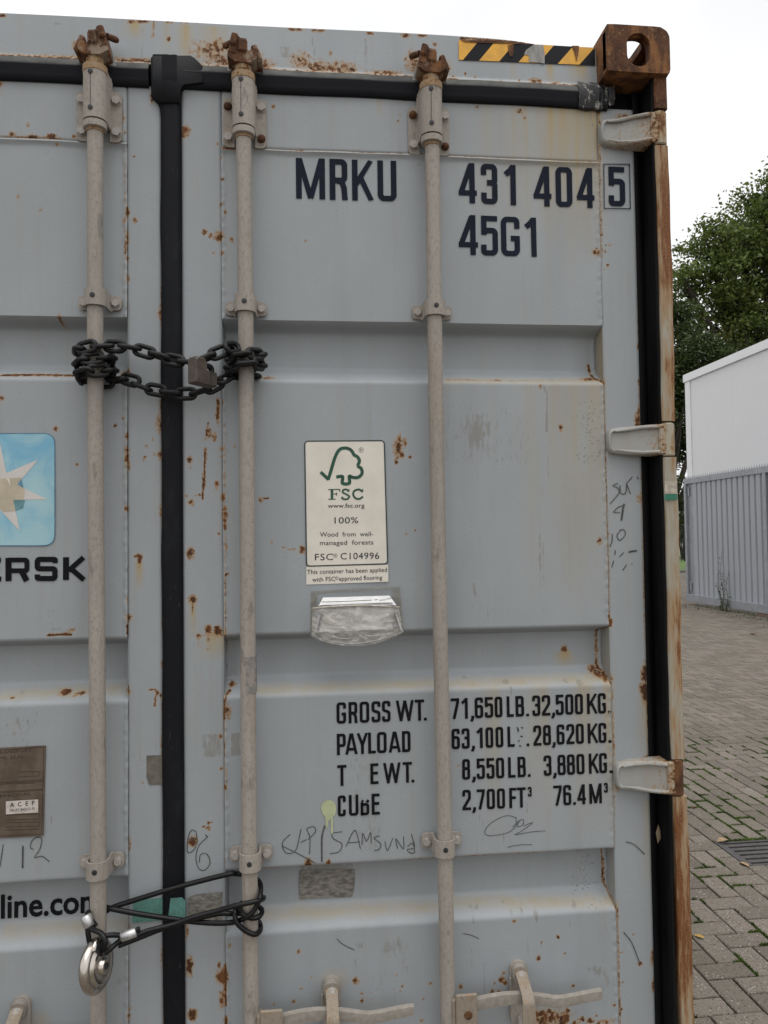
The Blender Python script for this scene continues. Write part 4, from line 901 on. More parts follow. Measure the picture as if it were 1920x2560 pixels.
def glyph(ch, w, t):
    h = t/2; a, b, lo, hi = h, w-h, h*.92, 1-h*.92; m_ = w/2; R = max(.02, (w-t)*.5)
    G = {
     '0': [([(a, lo, R), (a, hi, R), (b, hi, R), (b, lo, R)], 1)],
     '1': [([(b, 0), (b, 1)], 0), ([(.0, .755), (b*.62, .86), (b, 1.0)], 0)],
     '2': [([(a, .68), (a, hi, R), (b, hi, R), (b, .58, .12), (a*1.05, .13, .03), (a*1.05, .0)], 0), ([(0, lo), (w, lo)], 0)],
     '3': [([(a, .72), (a, hi, R), (b, hi, R), (b, .53, R), (w*.36, .53)], 0), ([(w*.36, .53), (b, .53, R), (b, lo, R), (a, lo, R), (a, .28)], 0)],
     '4': [([(w*.74, 0), (w*.74, 1)], 0), ([(w*.68, .96), (h*.75, .24)], 0), ([(0, .255), (w, .255)], 0)],
     '5': [([(w*.97, hi), (a*1.1, hi), (a*1.1, .52)], 0), ([(a, .545), (w*.3, .63, .1), (b, .63, R), (b, lo, R), (a, lo, R), (a, .27)], 0)],
     '6': [([(b, .74), (b, hi, R), (a, hi, R), (a, lo, R), (b, lo, R), (b, .57, R), (a, .57)], 0)],
     '7': [([(0, hi), (b, hi, .0), (b*.98, .80, .1), (w*.36, 0)], 0)],
     '8': [([(a*1.1, .535, R), (a*1.1, hi, R), (b*.98, hi, R), (b*.98, .535, R)], 1), ([(a, .535, R), (b, .535, R), (b, lo, R), (a, lo, R)], 1)],
     '9': [([(a, .26), (a, lo, R), (b, lo, R), (b, hi, R), (a, hi, R), (a, .43, R), (b, .43)], 0)],
     'A': [([(h*.75, 0), (m_-h*.28, 1)], 0), ([(w-h*.75, 0), (m_+h*.28, 1)], 0), ([(w*.2, .25), (w*.8, .25)], 0)],
     'B': [([(a, 0), (a, 1)], 0), ([(a, hi), (b*.97, hi, R), (b*.97, .53, R), (a, .53)], 0), ([(a, .53), (b, .53, R), (b, lo, R), (a, lo)], 0)],
     'C': [([(b, .68), (b, hi, R), (a, hi, R), (a, lo, R), (b, lo, R), (b, .32)], 0)],
     'D': [([(a, lo), (a, hi), (b, hi, R), (b, lo, R)], 1)],
     'E': [([(a, 0), (a, 1)], 0), ([(a, hi), (w, hi)], 0), ([(a, .53), (w*.94, .53)], 0), ([(a, lo), (w, lo)], 0)],
     'F': [([(a, 0), (a, 1)], 0), ([(a, hi), (w, hi)], 0), ([(a, .51), (w*.92, .51)], 0)],
     'G': [([(b, .70), (b, hi, R), (a, hi, R), (a, lo, R), (b, lo, R), (b, .45), (w*.52, .45)], 0)],
     'K': [([(a, 0), (a, 1)], 0), ([(w-h*.9, 1), (a+h*.4, .40)], 0), ([(w*.40, .57), (w-h*.75, 0)], 0)],
     'L': [([(a, 0), (a, 1)], 0), ([(a, lo), (w, lo)], 0)],
     'M': [([(a, 0), (a, 1)], 0), ([(b, 0), (b, 1)], 0), ([(a+h*.2, .99), (m_, .02)], 0), ([(b-h*.2, .99), (m_, .02)], 0)],
     'O': [([(a, lo, R), (a, hi, R), (b, hi, R), (b, lo, R)], 1)],
     'P': [([(a, 0), (a, 1)], 0), ([(a, hi), (b, hi, R), (b, .44, R), (a, .44)], 0)],
     'R': [([(a, 0), (a, 1)], 0), ([(a, hi), (b, hi, R), (b, .48, R), (a, .48)], 0), ([(w*.40, .47), (b*.80, .46, .09), (b*.96, .30, .08), (w-h*.9, 0)], 0)],
     'S': [([(b, .73), (b, hi, R), (a, hi, R), (a, .56, R), (b, .46, R), (b, lo, R), (a, lo, R), (a, .27)], 0)],
     'T': [([(0, hi), (w, hi)], 0), ([(m_, 0), (m_, 1)], 0)],
     'U': [([(a, 1), (a, lo, R), (b, lo, R), (b, 1)], 0)],
     'W': [([(h*.75, 1), (w*.28, .0)], 0), ([(w*.27, .0), (m_, .98)], 0), ([(m_, .98), (w*.73, .0)], 0), ([(w*.72, .0), (w-h*.75, 1)], 0)],
     'Y': [([(h*.75, 1), (m_, .42)], 0), ([(w-h*.75, 1), (m_, .42)], 0), ([(m_, .46), (m_, 0)], 0)],
     '.': [([(m_, 0), (m_, t*.95)], 0)], ',': [([(m_+t*.12, t*.95), (m_+t*.1, 0), (m_-t*.4, -.15)], 0)],
    }
    return G[ch]
_eps = [0]
def put(m, ch, x0, x1, z0, z1, t=.142, Y=None, depth=-.0016):
    H = z1-z0; w = (x1-x0)/H; tt = min(t, w) if ch not in '.,' else t
    if ch in '.,': w = max(w, t)
    for pts, closed in glyph(ch, w, tt):
        p = fillet(pts, closed); vs, fs = ribbon(p, tt*(.95 if ch in 'MWAKY47' and len(pts) == 2 and abs(pts[0][0]-pts[1][0]) > 1e-3 else 1), closed)
        _eps[0] = (_eps[0]+1) % 7; out = []
        for v in vs:
            vy = min(1, max(0 if ch != ',' else -.16, v.y)); X = x0+v.x*H; Z = z0+vy*H
            y = (float(prof(np.array([Z]))[0])+float(dents(np.array([X]), np.array([Z]))[0])*.6+.002) if Y is None else Y
            if Y is None and X > 1.050: y = min(y, -.0012)
            out.append((X, y+depth-_eps[0]*.00003, Z))
        m.add(out, fs)
def row(m, n, items, yt, yb, xref, t=.142, skip=()):
    zt = Q(n, xref, yt).z; zb = Q(n, xref, yb).z; ym = (yt+yb)/2
    for ch, xa, xb in items:
        put(m, ch, Q(n, xa, ym).x, Q(n, xb, ym).x, zb, zt, t)
m = MB(); row(m, 'B', [('M', 622, 810), ('R', 840, 955), ('K', 985, 1122), ('U', 1150, 1272)], 1020, 1285, 640, .137); m.build('lettering', MAT['ink'], door_r, smooth=None)['label'] = 'owner code MRKU'
m = MB(); row(m, 'C', [('4', 120, 237), ('3', 265, 372), ('1', 425, 492), ('4', 607, 722), ('0', 750, 857), ('4', 887, 1000)], 1057, 1318, 180, .138)
row(m, 'C', [('4', 120, 245), ('5', 265, 375), ('G', 395, 517), ('1', 558, 625)], 1395, 1652, 180, .138); m.build('lettering', MAT['ink'], door_r, smooth=None)['label'] = 'serial number 431 404 and type code 45G1'
m = MB(); zt, zb = Q('C', 1140, 1083).z, Q('C', 1140, 1337).z
put(m, '5', Q('C', 1090, 1200).x, Q('C', 1197, 1200).x, zb, zt, .138, Y=dents(np.array([1.1]), np.array([2.4]))[0]*.25-.0005)
bx = [Q('C', *q) for q in ((1059, 1067), (1226, 1067), (1231, 1355), (1062, 1353))]; pts = [(q.x, q.z) for q in bx]
vs, fs = ribbon([(bx[0].x, bx[0].z), (bx[1].x, bx[1].z), (bx[2].x, bx[2].z), (bx[3].x, bx[3].z)], .0022, True); m.add([(v.x, -.0028, v.y) for v in vs], fs)
m.build('lettering', MAT['ink'], door_r, smooth=None)['label'] = 'boxed check digit 5'
m = MB(); T2 = .141
row(m, 'J', [('G', 885, 947), ('R', 963, 1020), ('O', 1035, 1097), ('S', 1112, 1170), ('S', 1180, 1235), ('W', 1272, 1385), ('T', 1393, 1453), ('.', 1450, 1470)], 302, 440, 900, T2)
row(m, 'J', [('P', 887, 945), ('A', 943, 1020), ('Y', 1018, 1088), ('L', 1090, 1140), ('O', 1148, 1210), ('A', 1225, 1300), ('D', 1310, 1365)], 505, 643, 900, T2)
row(m, 'J', [('T', 890, 950), ('E', 1105, 1157), ('W', 1190, 1300), ('T', 1315, 1375), ('.', 1370, 1390)], 708, 843, 900, T2)
row(m, 'J', [('C', 893, 945), ('U', 965, 1027), ('E', 1113, 1165)], 905, 1041, 900, T2)
# the worn B of CUBE: only its lower bowl and a scrap of the upper one are left
zt, zb = Q('J', 900, 905).z, Q('J', 900, 1041).z; xa, xb = Q('J', 1040, 980).x, Q('J', 1100, 980).x; H = zt-zb
for pts in ([(.07, .0), (.07, .62)], [(.07, .52), (.36, .52, .14), (.36, .07, .14), (.07, .07)], [(.3, .62), (.40, .72)], [(.05, .70), (.14, .66)]):
    vs, fs = ribbon(fillet(pts), .13); m.add([(xa+v.x*H, float(prof(np.array([zb]))[0])-.0006, zb+v.y*H) for v in vs], fs)
m.build('lettering', MAT['black_ink'], door_r, smooth=None)['label'] = 'weight table captions, some letters worn away'
m = MB()
row(m, 'K', [('7', 330, 385), ('1', 402, 440), (',', 460, 478), ('6', 485, 540), ('5', 550, 605), ('0', 615, 665), ('L', 693, 738), ('B', 750, 805), ('.', 818, 833), ('3', 858, 910), ('2', 920, 975), (',', 985, 1000), ('5', 1010, 1062), ('0', 1072, 1125), ('0', 1135, 1187), ('K', 1213, 1280), ('G', 1283, 1335), ('.', 1347, 1365)], 275, 410, 345, T2)
row(m, 'K', [('6', 335, 388), ('3', 400, 452), (',', 465, 482), ('1', 500, 537), ('0', 555, 605), ('0', 620, 670), ('L', 697, 743), ('.', 820, 838), ('2', 865, 917), ('8', 928, 980), (',', 990, 1005), ('6', 1017, 1068), ('2', 1080, 1132), ('0', 1142, 1193), ('K', 1218, 1285), ('G', 1287, 1338), ('.', 1350, 1368)], 472, 605, 345, T2)
row(m, 'K', [('8', 403, 455), (',', 470, 485), ('5', 497, 550), ('5', 560, 612), ('0', 622, 675), ('L', 700, 748), ('B', 762, 815), ('.', 828, 845), ('3', 932, 983), (',', 995, 1010), ('8', 1022, 1075), ('8', 1083, 1135), ('0', 1145, 1197), ('K', 1225, 1290), ('G', 1292, 1343), ('.', 1358, 1375)], 668, 802, 430, T2)
row(m, 'K', [('2', 405, 460), (',', 472, 488), ('7', 498, 550), ('0', 562, 615), ('0', 628, 680), ('F', 708, 755), ('T', 758, 815), ('7', 995, 1050), ('6', 1058, 1110), ('.', 1122, 1138), ('4', 1150, 1205), ('M', 1228, 1310)], 868, 1000, 430, T2)
row(m, 'K', [('3', 828, 853)], 848, 910, 840, .17); row(m, 'K', [('3', 1323, 1348)], 823, 887, 1335, .17)
for pts in ([(760, 462), (768, 480), (765, 492)], [(790, 460), (795, 470)], [(780, 520), (795, 522)], [(770, 545), (772, 555)], [(772, 580), (785, 585)]):
    q = [Q('K', *a) for a in pts]; vs, fs = ribbon([(a.x, a.z) for a in q], .0028); m.add([(v.x, float(dents(np.array([v.x]), np.array([v.y]))[0])*.6+.0004, v.y) for v in vs], fs)
m.build('lettering', MAT['black_ink'], door_r, smooth=None)['label'] = 'weights and volume figures, one B worn away'

# text set with the built-in typeface
def text_mesh(body, width=None, height=None, bold=0.0, align='LEFT', spacing=1.0):
    cu = bpy.data.curves.new('t', 'FONT'); cu.body = body; cu.size = 1.0; cu.offset = bold; cu.space_character = spacing; cu.resolution_u = 3
    ob = bpy.data.objects.new('t', cu); COL.objects.link(ob); dg = bpy.context.evaluated_depsgraph_get(); dg.update()
    me = bpy.data.meshes.new_from_object(ob.evaluated_get(dg)); bpy.data.objects.remove(ob)
    n = len(me.vertices); co = np.zeros(n*3); me.vertices.foreach_get('co', co); co = co.reshape(-1, 3)
    co[:, 0] -= co[:, 0].min(); wd = co[:, 0].max(); return me, co, wd
CAPH = .727
def text(m, body, n, xl, xr, yb, caph, Y, bold=0.0, spacing=1.0, rot=0.0, on_panel=False):
    """body between pixel x range of a crop, baseline at yb, cap height in crop pixels"""
    me, co, wd = text_mesh(body, bold=bold, spacing=spacing)
    a = Q(n, xl, yb, Y); b = Q(n, xr, yb, Y); H = caph*CROP[n][2]*.00098/CAPH
    sx = (b.x-a.x)/wd; cs, sn = math.cos(rot), math.sin(rot)
    vs = []
    for x, y, _ in co:
        u, v = x*sx, y*H; X_, Z_ = a.x+u*cs-v*sn, a.z+u*sn+v*cs; vs.append((X_, dy(X_, Z_)-.0014 if on_panel else Y, Z_))
    m.add(vs, [tuple(p.vertices) for p in me.polygons]); bpy.data.meshes.remove(me)

# ---- FSC sticker
def dy(x, z): return float(dents(np.array([x]), np.array([z]))[0])*.6+.002+float(prof(np.array([z]))[0])
SY = min(dy(x, z) for x in (.33, .43, .53) for z in (1.52, 1.65, 1.8))-.0012
cream = plain('cream vinyl sticker', (0.66, 0.62, 0.55), .45, 0, .06, 12)
MAT['sticker'] = cream
def quad_on(n, pts, Y, name, mat, parent, r=0):
    q = [Q(n, *a, Y) for a in pts]; m = MB(); m.add([(a.x, Y, a.z) for a in q], [tuple(range(len(q)))]); return m.build(name, mat, parent, smooth=None)
def rounded_quad(n, pts, r, Y, k=5):
    v = [Vector((*[Q(n, *a, Y)[i] for i in (0, 2)], 0)) for a in pts]; out = []
    for i in range(4):
        p = v[i]; a = (v[i-1]-p).normalized()*r; b = (v[(i+1) % 4]-p).normalized()*r
        for j in range(k+1):
            t_ = j/k; q = (p+a)*(1-t_)**2+p*2*t_*(1-t_)+(p+b)*t_**2; out.append((q.x, q.y))
    return out
main = [(335, 282), (888, 278), (912, 1135), (348, 1152)]
ol = rounded_quad('E', main, .009, SY); m = MB(); m.prism(ol, lambda x, z: (x, SY, z), lambda x, z: (x, SY+.0009, z)); stk = m.build('sticker', cream, door_r, smooth=None); stk['label'] = 'cream wood certification sticker with green tree mark'
low = [(347, 1153), (914, 1138), (915, 1256), (348, 1276)]; q = [Q('E', *a, SY) for a in low]; m = MB(); m.prism([(a.x, a.z) for a in q], lambda x, z: (x, SY+.0002, z), lambda x, z: (x, SY+.0009, z)); m.build('sticker', cream, door_r, smooth=None)['label'] = 'narrow cream strip under the sticker'
m = MB(); ins = rounded_quad('E', [(337, 285), (886, 281), (910, 1132), (350, 1149)], .009, SY); vs, fs = ribbon(ins, .0030, True); m.add([(v.x, SY-.0004, v.y) for v in vs], fs)
m.build('sticker_border', plain('dark green border ink', (0.018, 0.035, 0.035), .5), door_r, smooth=None)
green = plain('green print', (0.008, 0.065, 0.035), .5); m = MB()
def strokes(m, n, lists, w, Y, smooth=True, closed=False):
    for pts in lists:
        q = [Q(n, *a, Y) for a in pts]; pp = [(a.x, 0, a.z) for a in q]
        if smooth: pp = smooth_path(pp, 5, closed)
        else: pp = [Vector(a) for a in pp]
        vs, fs = ribbon([(a[0], a[2]) for a in pp], w, closed); _eps[0] = (_eps[0]+1) % 7; m.add([(v.x, Y-_eps[0]*.00003, v.y) for v in vs], fs)
W_ = .0078
strokes(m, 'E', [[(447, 498), (502, 550)]], W_, SY-.0005); strokes(m, 'E', [[(498, 552), (515, 500), (545, 400), (575, 345), (615, 332), (655, 345), (680, 382)]], W_, SY-.0005)
strokes(m, 'E', [[(672, 378), (700, 392), (715, 420), (702, 455)], [(700, 455), (728, 475), (732, 510), (705, 535), (670, 535), (645, 528), (645, 575), (598, 575), (598, 530), (555, 532)]], W_, SY-.0005, True)
# serif letters F S C
def serif(m, n, segs): 
    for pts, w in segs: strokes(m, n, [pts], w, SY-.0006, len(pts) > 2)
serif(m, 'E', [([(525, 618), (525, 686)], .0060), ([(500, 619), (580, 617)], .0022), ([(500, 686), (550, 685)], .0022), ([(527, 650), (558, 649)], .0022), ([(579, 616), (579, 634)], .0022), ([(558, 640), (558, 660)], .0020),
   ([(642, 632), (625, 618), (603, 622), (600, 638), (625, 652), (645, 666), (632, 684), (605, 684), (594, 670)], .0042), ([(643, 614), (643, 634)], .0020), ([(593, 668), (593, 687)], .002),
   ([(736, 634), (712, 618), (680, 628), (672, 652), (685, 676), (712, 684), (740, 668)], .0046), ([(738, 614), (738, 636)], .0022)])
m.build('sticker_print', green, door_r, smooth=None)['label'] = 'green tick and tree outline with the letters FSC'
Yt = SY-.0006; sprint = plain('dark sticker print', (0.02, 0.03, 0.035), .6, 0, .2, 40, None, 0, .15)
def stext(*a, **k):
    m = MB(); text(m, *a, **k); m.build('sticker_text', sprint, door_r, smooth=None)['kind'] = 'stuff'
stext('www.fsc.org', 'E', 497, 750, 745, 30, Yt, .004); stext('100%', 'E', 543, 707, 853, 44, Yt, 0, 1.05); stext('Wood  from  well-', 'E', 442, 810, 945, 32, Yt); stext('managed  forests', 'E', 442, 812, 1003, 32, Yt)
stext('FSC', 'E', 408, 533, 1108, 46, Yt, 0, 1.1); stext('C104996', 'E', 585, 852, 1102, 46, Yt, 0, 1.08)
stext('This container has been applied', 'E', 353, 906, 1204, 31, Yt, 0, 1, .012); stext('with FSC', 'E', 390, 548, 1256, 31, Yt, 0, 1, .012); stext('approved flooring', 'E', 574, 873, 1250, 31, Yt, 0, 1, .012)
for cx, cy, rr in ((727, 345, 16), (549, 1075, 12), (559, 1231, 10)):
    m = MB(); strokes(m, 'E', [[(cx+rr*math.cos(a), cy+rr*math.sin(a)) for a in [i*PI/6 for i in range(12)]]], .0008, Yt, True, True); text(m, 'R', 'E', cx-rr*.42, cx+rr*.42, cy+rr*.5, rr, Yt); m.build('registered_mark', sprint, door_r, smooth=None)

# ---- left door: emblem, names, plate
LY = min(dy(x, z) for x in (-.45, -.35, -.27) for z in (1.6, 1.75, 1.85))-.0012
t = NT('faded sky blue vinyl'); a = t.noise(9, 5, .6, None, dist=1.5); b = t.noise(3, 3)
zz_ = t.n.new('ShaderNodeSeparateXYZ'); t.l.new(t.obj, zz_.inputs[0])
col = t.mix(t.ramp(a, .35, .62), (0.17, 0.40, 0.55), (0.30, 0.50, 0.56)); col = t.mix(t.ramp(b, .45, .6), col, (0.38, 0.56, 0.59)); MAT['blue'] = t.fin(col, .5)
emb = [(-770, 80), (738, 72), (738, 1585), (-770, 1590)]
ol = rounded_quad('s', emb, .026, LY, 8); m = MB(); m.prism(ol, lambda x, z: (x, LY, z), lambda x, z: (x, LY+.0009, z)); m.build('emblem', MAT['blue'], door_l, smooth=None)['label'] = 'faded blue emblem with a white star'
m = MB(); vs, fs = ribbon(ol, .0018, True); m.add([(v.x, LY-.0003, v.y) for v in vs], fs); m.build('emblem_border', plain('deep blue edge', (0.06, 0.18, 0.28), .5), door_l, smooth=None)
tips = [(-15, 130), (518, 425), (640, 963), (270, 1392), (-300, 1392), (-680, 963), (-548, 425)]; inn = [(88, 608), (228, 768), (178, 968), (-10, 1092), (-198, 968), (-258, 768), (-118, 608)]
pl = []
for a, b in zip(tips, inn): pl += [a, b]
q = [Q('s', *a, LY) for a in pl]; cx = sum(a.x for a in q)/len(q); cz = sum(a.z for a in q)/len(q)
m = MB(); m.add([(cx, LY-.0005, cz)]+[(a.x, LY-.0005, a.z) for a in q], [(0, i+1, (i+1) % 14+1) for i in range(14)]); m.build('star', plain('off white vinyl star', (0.56, 0.53, 0.50), .5, 0, .06, 14), door_l, smooth=None)
def patch(n, pts, Y, mat, parent, name='tape_remnant'):
    q = [Q(n, *a, Y) for a in pts]; m = MB(); m.add([(a.x, Y, a.z) for a in q], [tuple(range(len(q)))]); return m.build(name, mat, parent, smooth=None)
patch('s', [(228, 768), (288, 690), (318, 810)], LY-.0007, plain('deep teal patch', (0.10, 0.25, 0.33), .5), door_l); patch('s', [(178, 970), (338, 970), (310, 1080), (205, 1118)], LY-.0007, plain('teal tape', (0.11, 0.25, 0.28), .5), door_l)  # two teal pieces beside the star, the first one bluer
patch('s', [(-80, 690), (290, 668), (230, 768), (330, 812), (320, 968), (178, 972), (210, 1118), (50, 1132), (-60, 1040)], LY-.0009, plain('yellowed tape', (0.46, 0.40, 0.30), .6, 0, .12, 20), door_l)
patch('s', [(88, 680), (125, 680), (142, 785), (128, 760)], LY-.0011, MAT['sticker'], door_l)
# wide squared letters
m = MB()
def wide(m, n, pts, w, closed=0, Y=None):
    q = [(*[Q(n, a[0], a[1], LY)[i] for i in (0, 2)], (a[2]*CROP[n][2]*.00098 if len(a) > 2 else 0)) for a in pts]
    p_ = fillet(q, closed, 4); vs, fs = ribbon(p_, w, closed); _eps[0] = (_eps[0]+1) % 7
    m.add([(v.x, (dy(v.x, v.y)-.0016) - _eps[0]*.00003, v.y) for v in vs], fs)
k_ = CROP['s'][2]*.00098; wv, wh = 73*k_, 62*k_
def band(pts, w, closed=0): wide(m, 's', pts, w, closed)
for dx, L in ((0, 'R'), (0, 'S'), (0, 'K'), (0, 'E'), (-760, 'A'), (-1160, 'M')):
    if L == 'R': band([(113, 2065), (113, 1752)], wv); band([(113, 1780), (362, 1780, 40), (362, 1925, 40), (113, 1925)], 60*k_); band([(290, 1930), (360, 2062)], wv)
    if L == 'S': band([(745, 1823), (745, 1772, 45), (503, 1772, 45), (503, 1898, 45), (742, 1898, 45), (742, 2030, 45), (503, 2030, 45), (503, 1975)], 66*k_)
    if L == 'K': band([(892, 2050), (892, 1742)], wv); band([(1128, 1745), (925, 1925)], wv*.86); band([(950, 1890), (1135, 2048)], wv*.9)
    if L == 'E': band([(-265, 2065), (-265, 1756)], wv); band([(-300, 1785), (12, 1782)], wh); band([(-290, 1905), (-10, 1905)], wh); band([(-300, 2038), (14, 2036)], wh)
    if L == 'A': band([(-690, 2070), (-520, 1758)], wv); band([(-350, 2068), (-520, 1758)], wv); band([(-600, 1985), (-440, 1985)], wh)
    if L == 'M': band([(-1130, 2070), (-1130, 1760)], wv); band([(-800, 2070), (-800, 1758)], wv); band([(-1120, 1770), (-965, 1990)], wv*.9); band([(-810, 1770), (-965, 1990)], wv*.9)
m.build('lettering', MAT['black_ink'], door_l, smooth=None)['label'] = 'wide black company name ending in ERSK'
# web address in the recess
m = MB(); RYl = DEP
text(m, 'maersk', 'I', -640, -12, 978, 140, RYl, .022, 1.0, .0, True); text(m, 'line.com', 'I', 6, 656, 972, 146, RYl, .022, 1.0, .0, True)
m.build('lettering', MAT['black_ink'], door_l, smooth=None)['label'] = 'web address ending in line.com'
# approval plate
t = NT('brown oxidised plate'); a = t.noise(18, 5, .6); b = t.noise(160, 3)
col = t.mix(t.ramp(a, .35, .65), (0.100, 0.072, 0.050), (0.15, 0.115, 0.085)); MAT['plate'] = t.fin(t.mix(t.ramp(b, .5, .8, 0, .4), col, (0.07, 0.05, 0.035)), .55, .3)
PY = min(dy(x, z) for x in (-.45, -.35, -.3) for z in (1.0, 1.1, 1.2))-.001
pq = [(-1500, 300), (848, 172), (803, 1838), (-1500, 1950)]
ol = rounded_quad('t', pq, .003, PY, 3); m = MB(); m.prism(ol, lambda x, z: (x, PY-.002, z), lambda x, z: (x, PY+.001, z)); m.build('approval_plate', MAT['plate'], door_l, smooth=None)['label'] = 'brown metal approval plate'
m = MB(); Yp = PY-.0024
for pts in ([(-1500, 350), (808, 205), (768, 1808), (-1500, 1920)], [(-1500, 970), (798, 803)], [(-1500, 1005), (795, 828), (790, 975), (-1500, 1135)], [(-1500, 1160), (790, 995)], [(340, 660), (722, 655), (715, 735), (335, 755)], [(120, 870), (650, 870)], [(100, 1460), (735, 1440), (735, 1530), (100, 1550)], [(100, 1600), (735, 1580), (735, 1660), (95, 1680)], [(90, 1735), (730, 1715)]): strokes(m, 't', [pts], .0011, Yp, False)
rt = .05
text(m, 'APPROVED FOR TRANSPORT', 't', -1000, 590, 425, 62, Yp, .0, 1.0, rt); text(m, 'UNDER CUSTOMS SEAL', 't', -960, 460, 530, 62, Yp, 0, 1, rt); text(m, 'CSC SAFETY APPROVAL', 't', -900, 580, 1232, 58, Yp, .006, 1, rt)
m.build('plate_print', plain('dark engraved print', (0.035, 0.022, 0.015), .6), door_l, smooth=None)
quad_on('t', [(108, 1205), (705, 1168), (705, 1410), (108, 1445)], PY-.0030, 'plate_label', plain('white metal label', (0.52, 0.47, 0.43), .5, 0, .15, 40), door_l)
m = MB(); text(m, 'A  C  E  P', 't', 185, 640, 1312, 76, PY-.0034, .012, 1, rt*.9); text(m, 'DK-AT 842512-35', 't', 180, 640, 1398, 44, PY-.0034, 0, 1, rt*.9); m.build('plate_print', plain('black label print', (0.02, 0.02, 0.02), .6), door_l, smooth=None)

# ---- handwriting and scratches
pencil = plain('graphite handwriting', (0.075, 0.075, 0.075), .7, 0, .45, 120, None, 0, .15); ink, inkl, stl = door_r, door_l, door_r
def write(par, n, lists, w=.0022, Y=None):
    for pts in lists:
        mm = MB()
        q = smooth_path([Q(n, *a) for a in pts], 5) if len(pts) > 2 else [Q(n, *a) for a in pts]
        vs, fs = ribbon([(a.x, a.z) for a in q], w); _eps[0] = (_eps[0]+1) % 7
        mm.add([(v.x, (dy(v.x, v.y) if Y is None else Y)-.0012-_eps[0]*.00002, v.y) for v in vs], fs); mm.build('pencil_stroke', pencil, par, smooth=None)
write(ink, 'J', [[(585, 1155), (535, 1210), (555, 1275), (620, 1260), (655, 1120)], [(530, 1230), (640, 1285), (750, 1345)], [(650, 1210), (690, 1190)], [(690, 1120), (712, 1180), (710, 1285)], [(690, 1118), (735, 1105), (748, 1140), (700, 1190)],
   [(920, 1140), (860, 1150), (865, 1185), (920, 1220), (900, 1270), (840, 1282)], [(945, 1235), (1005, 1130), (1040, 1250)], [(955, 1212), (1035, 1205)], [(1050, 1225), (1055, 1150), (1080, 1200), (1105, 1145), (1110, 1215)], [(1165, 1165), (1128, 1180), (1170, 1215), (1165, 1250), (1130, 1262)], [(1198, 1200), (1215, 1260), (1250, 1180)], [(1280, 1250), (1270, 1185), (1318, 1250), (1320, 1170)], [(1370, 1155), (1390, 1240), (1345, 1255), (1360, 1275), (1390, 1275), (1380, 1215), (1345, 1235)]], .0019)
write(ink, 'J', [[(808, 1100), (790, 1180), (790, 1335)]], .0036)
write(ink, 'K', [[(760, 1050), (690, 1035), (600, 1075), (550, 1135), (580, 1165), (700, 1145), (755, 1095), (750, 1055)], [(730, 1110), (770, 1070), (800, 1060), (795, 1095), (760, 1105), (780, 1060)], [(800, 1100), (860, 1080), (780, 1140), (750, 1158), (850, 1140), (942, 1132)], [(697, 1240), (770, 1225), (855, 1222)]], .0014)
write(ink, 'M', [[(215, 757), (270, 768), (325, 792)]], .0016); write(ink, 'L', [[(725, 795), (770, 835), (845, 873)]], .0018)
sy_ = -.0016
write(stl, 'M', [[(1340, 122), (1395, 140), (1468, 207)], [(1322, 745), (1380, 820), (1437, 965)]], .0022, sy_+.001)
write(stl, 'F', [[(880, 640), (855, 650), (880, 665), (885, 690), (840, 745)], [(890, 650), (895, 690), (920, 690), (925, 640)], [(925, 640), (945, 695)], [(925, 640), (955, 605)], [(980, 605), (986, 618)], [(855, 790), (880, 765), (905, 755)], [(860, 790), (890, 790)], [(850, 900), (850, 935), (838, 970)], [(895, 880), (875, 910), (890, 935), (918, 905), (910, 880), (890, 882)], [(866, 985), (864, 1010)], [(858, 1040), (848, 1075)], [(888, 1020), (910, 998)], [(905, 1090), (925, 1060)], [(950, 1055), (955, 1058)]], .0022, sy_+.001)
write(stl, 'F', [[(912, 745), (905, 780), (898, 832)], [(935, 995), (978, 988)]], .0046, sy_+.001)
write(stl, 'I', [[(1275, 415), (1245, 400), (1222, 440), (1215, 540), (1250, 535), (1278, 480), (1272, 420)], [(1215, 460), (1278, 455)], [(1345, 445), (1290, 500), (1270, 580), (1290, 650), (1330, 658), (1362, 610), (1340, 555), (1300, 560), (1292, 610)], [(1330, 430), (1348, 445)]], .0018, sy_+.001)
write(inkl, 'I', [[(20, 495), (0, 640)], [(-90, 640), (-40, 500)], [(215, 530), (195, 515), (205, 475), (240, 450), (268, 465), (255, 530), (222, 582), (270, 575), (318, 610)]], .0020); write(inkl, 'I', [[(147, 505), (145, 650)]], .0036)
# paint blob with drips
blob = [(830, 935), (868, 945), (882, 985), (875, 1030), (862, 1045), (862, 1140), (856, 1155), (849, 1140), (850, 1060), (842, 1062), (838, 1072), (832, 1068), (826, 1110), (817, 1112), (820, 1055), (800, 1030), (785, 990), (795, 950)]
q = smooth_path([Q('J', *a) for a in blob], 4, True); cx = sum(a.x for a in q)/len(q); cz = Q('J', 832, 990).z
m = MB(); hub = Q('J', 840, 1000); 
bmq = bmesh.new(); vv = [bmq.verts.new((a.x, dy(a.x, a.z)-.0016, a.z)) for a in q]; fa = bmq.faces.new(vv); bmesh.ops.triangulate(bmq, faces=[fa]); me = bpy.data.meshes.new('paint_splash'); bmq.to_mesh(me); bmq.free()
o = link('paint_splash', me, plain('pale green paint', (0.42, 0.46, 0.28), .45, 0, .12, 30), door_r)
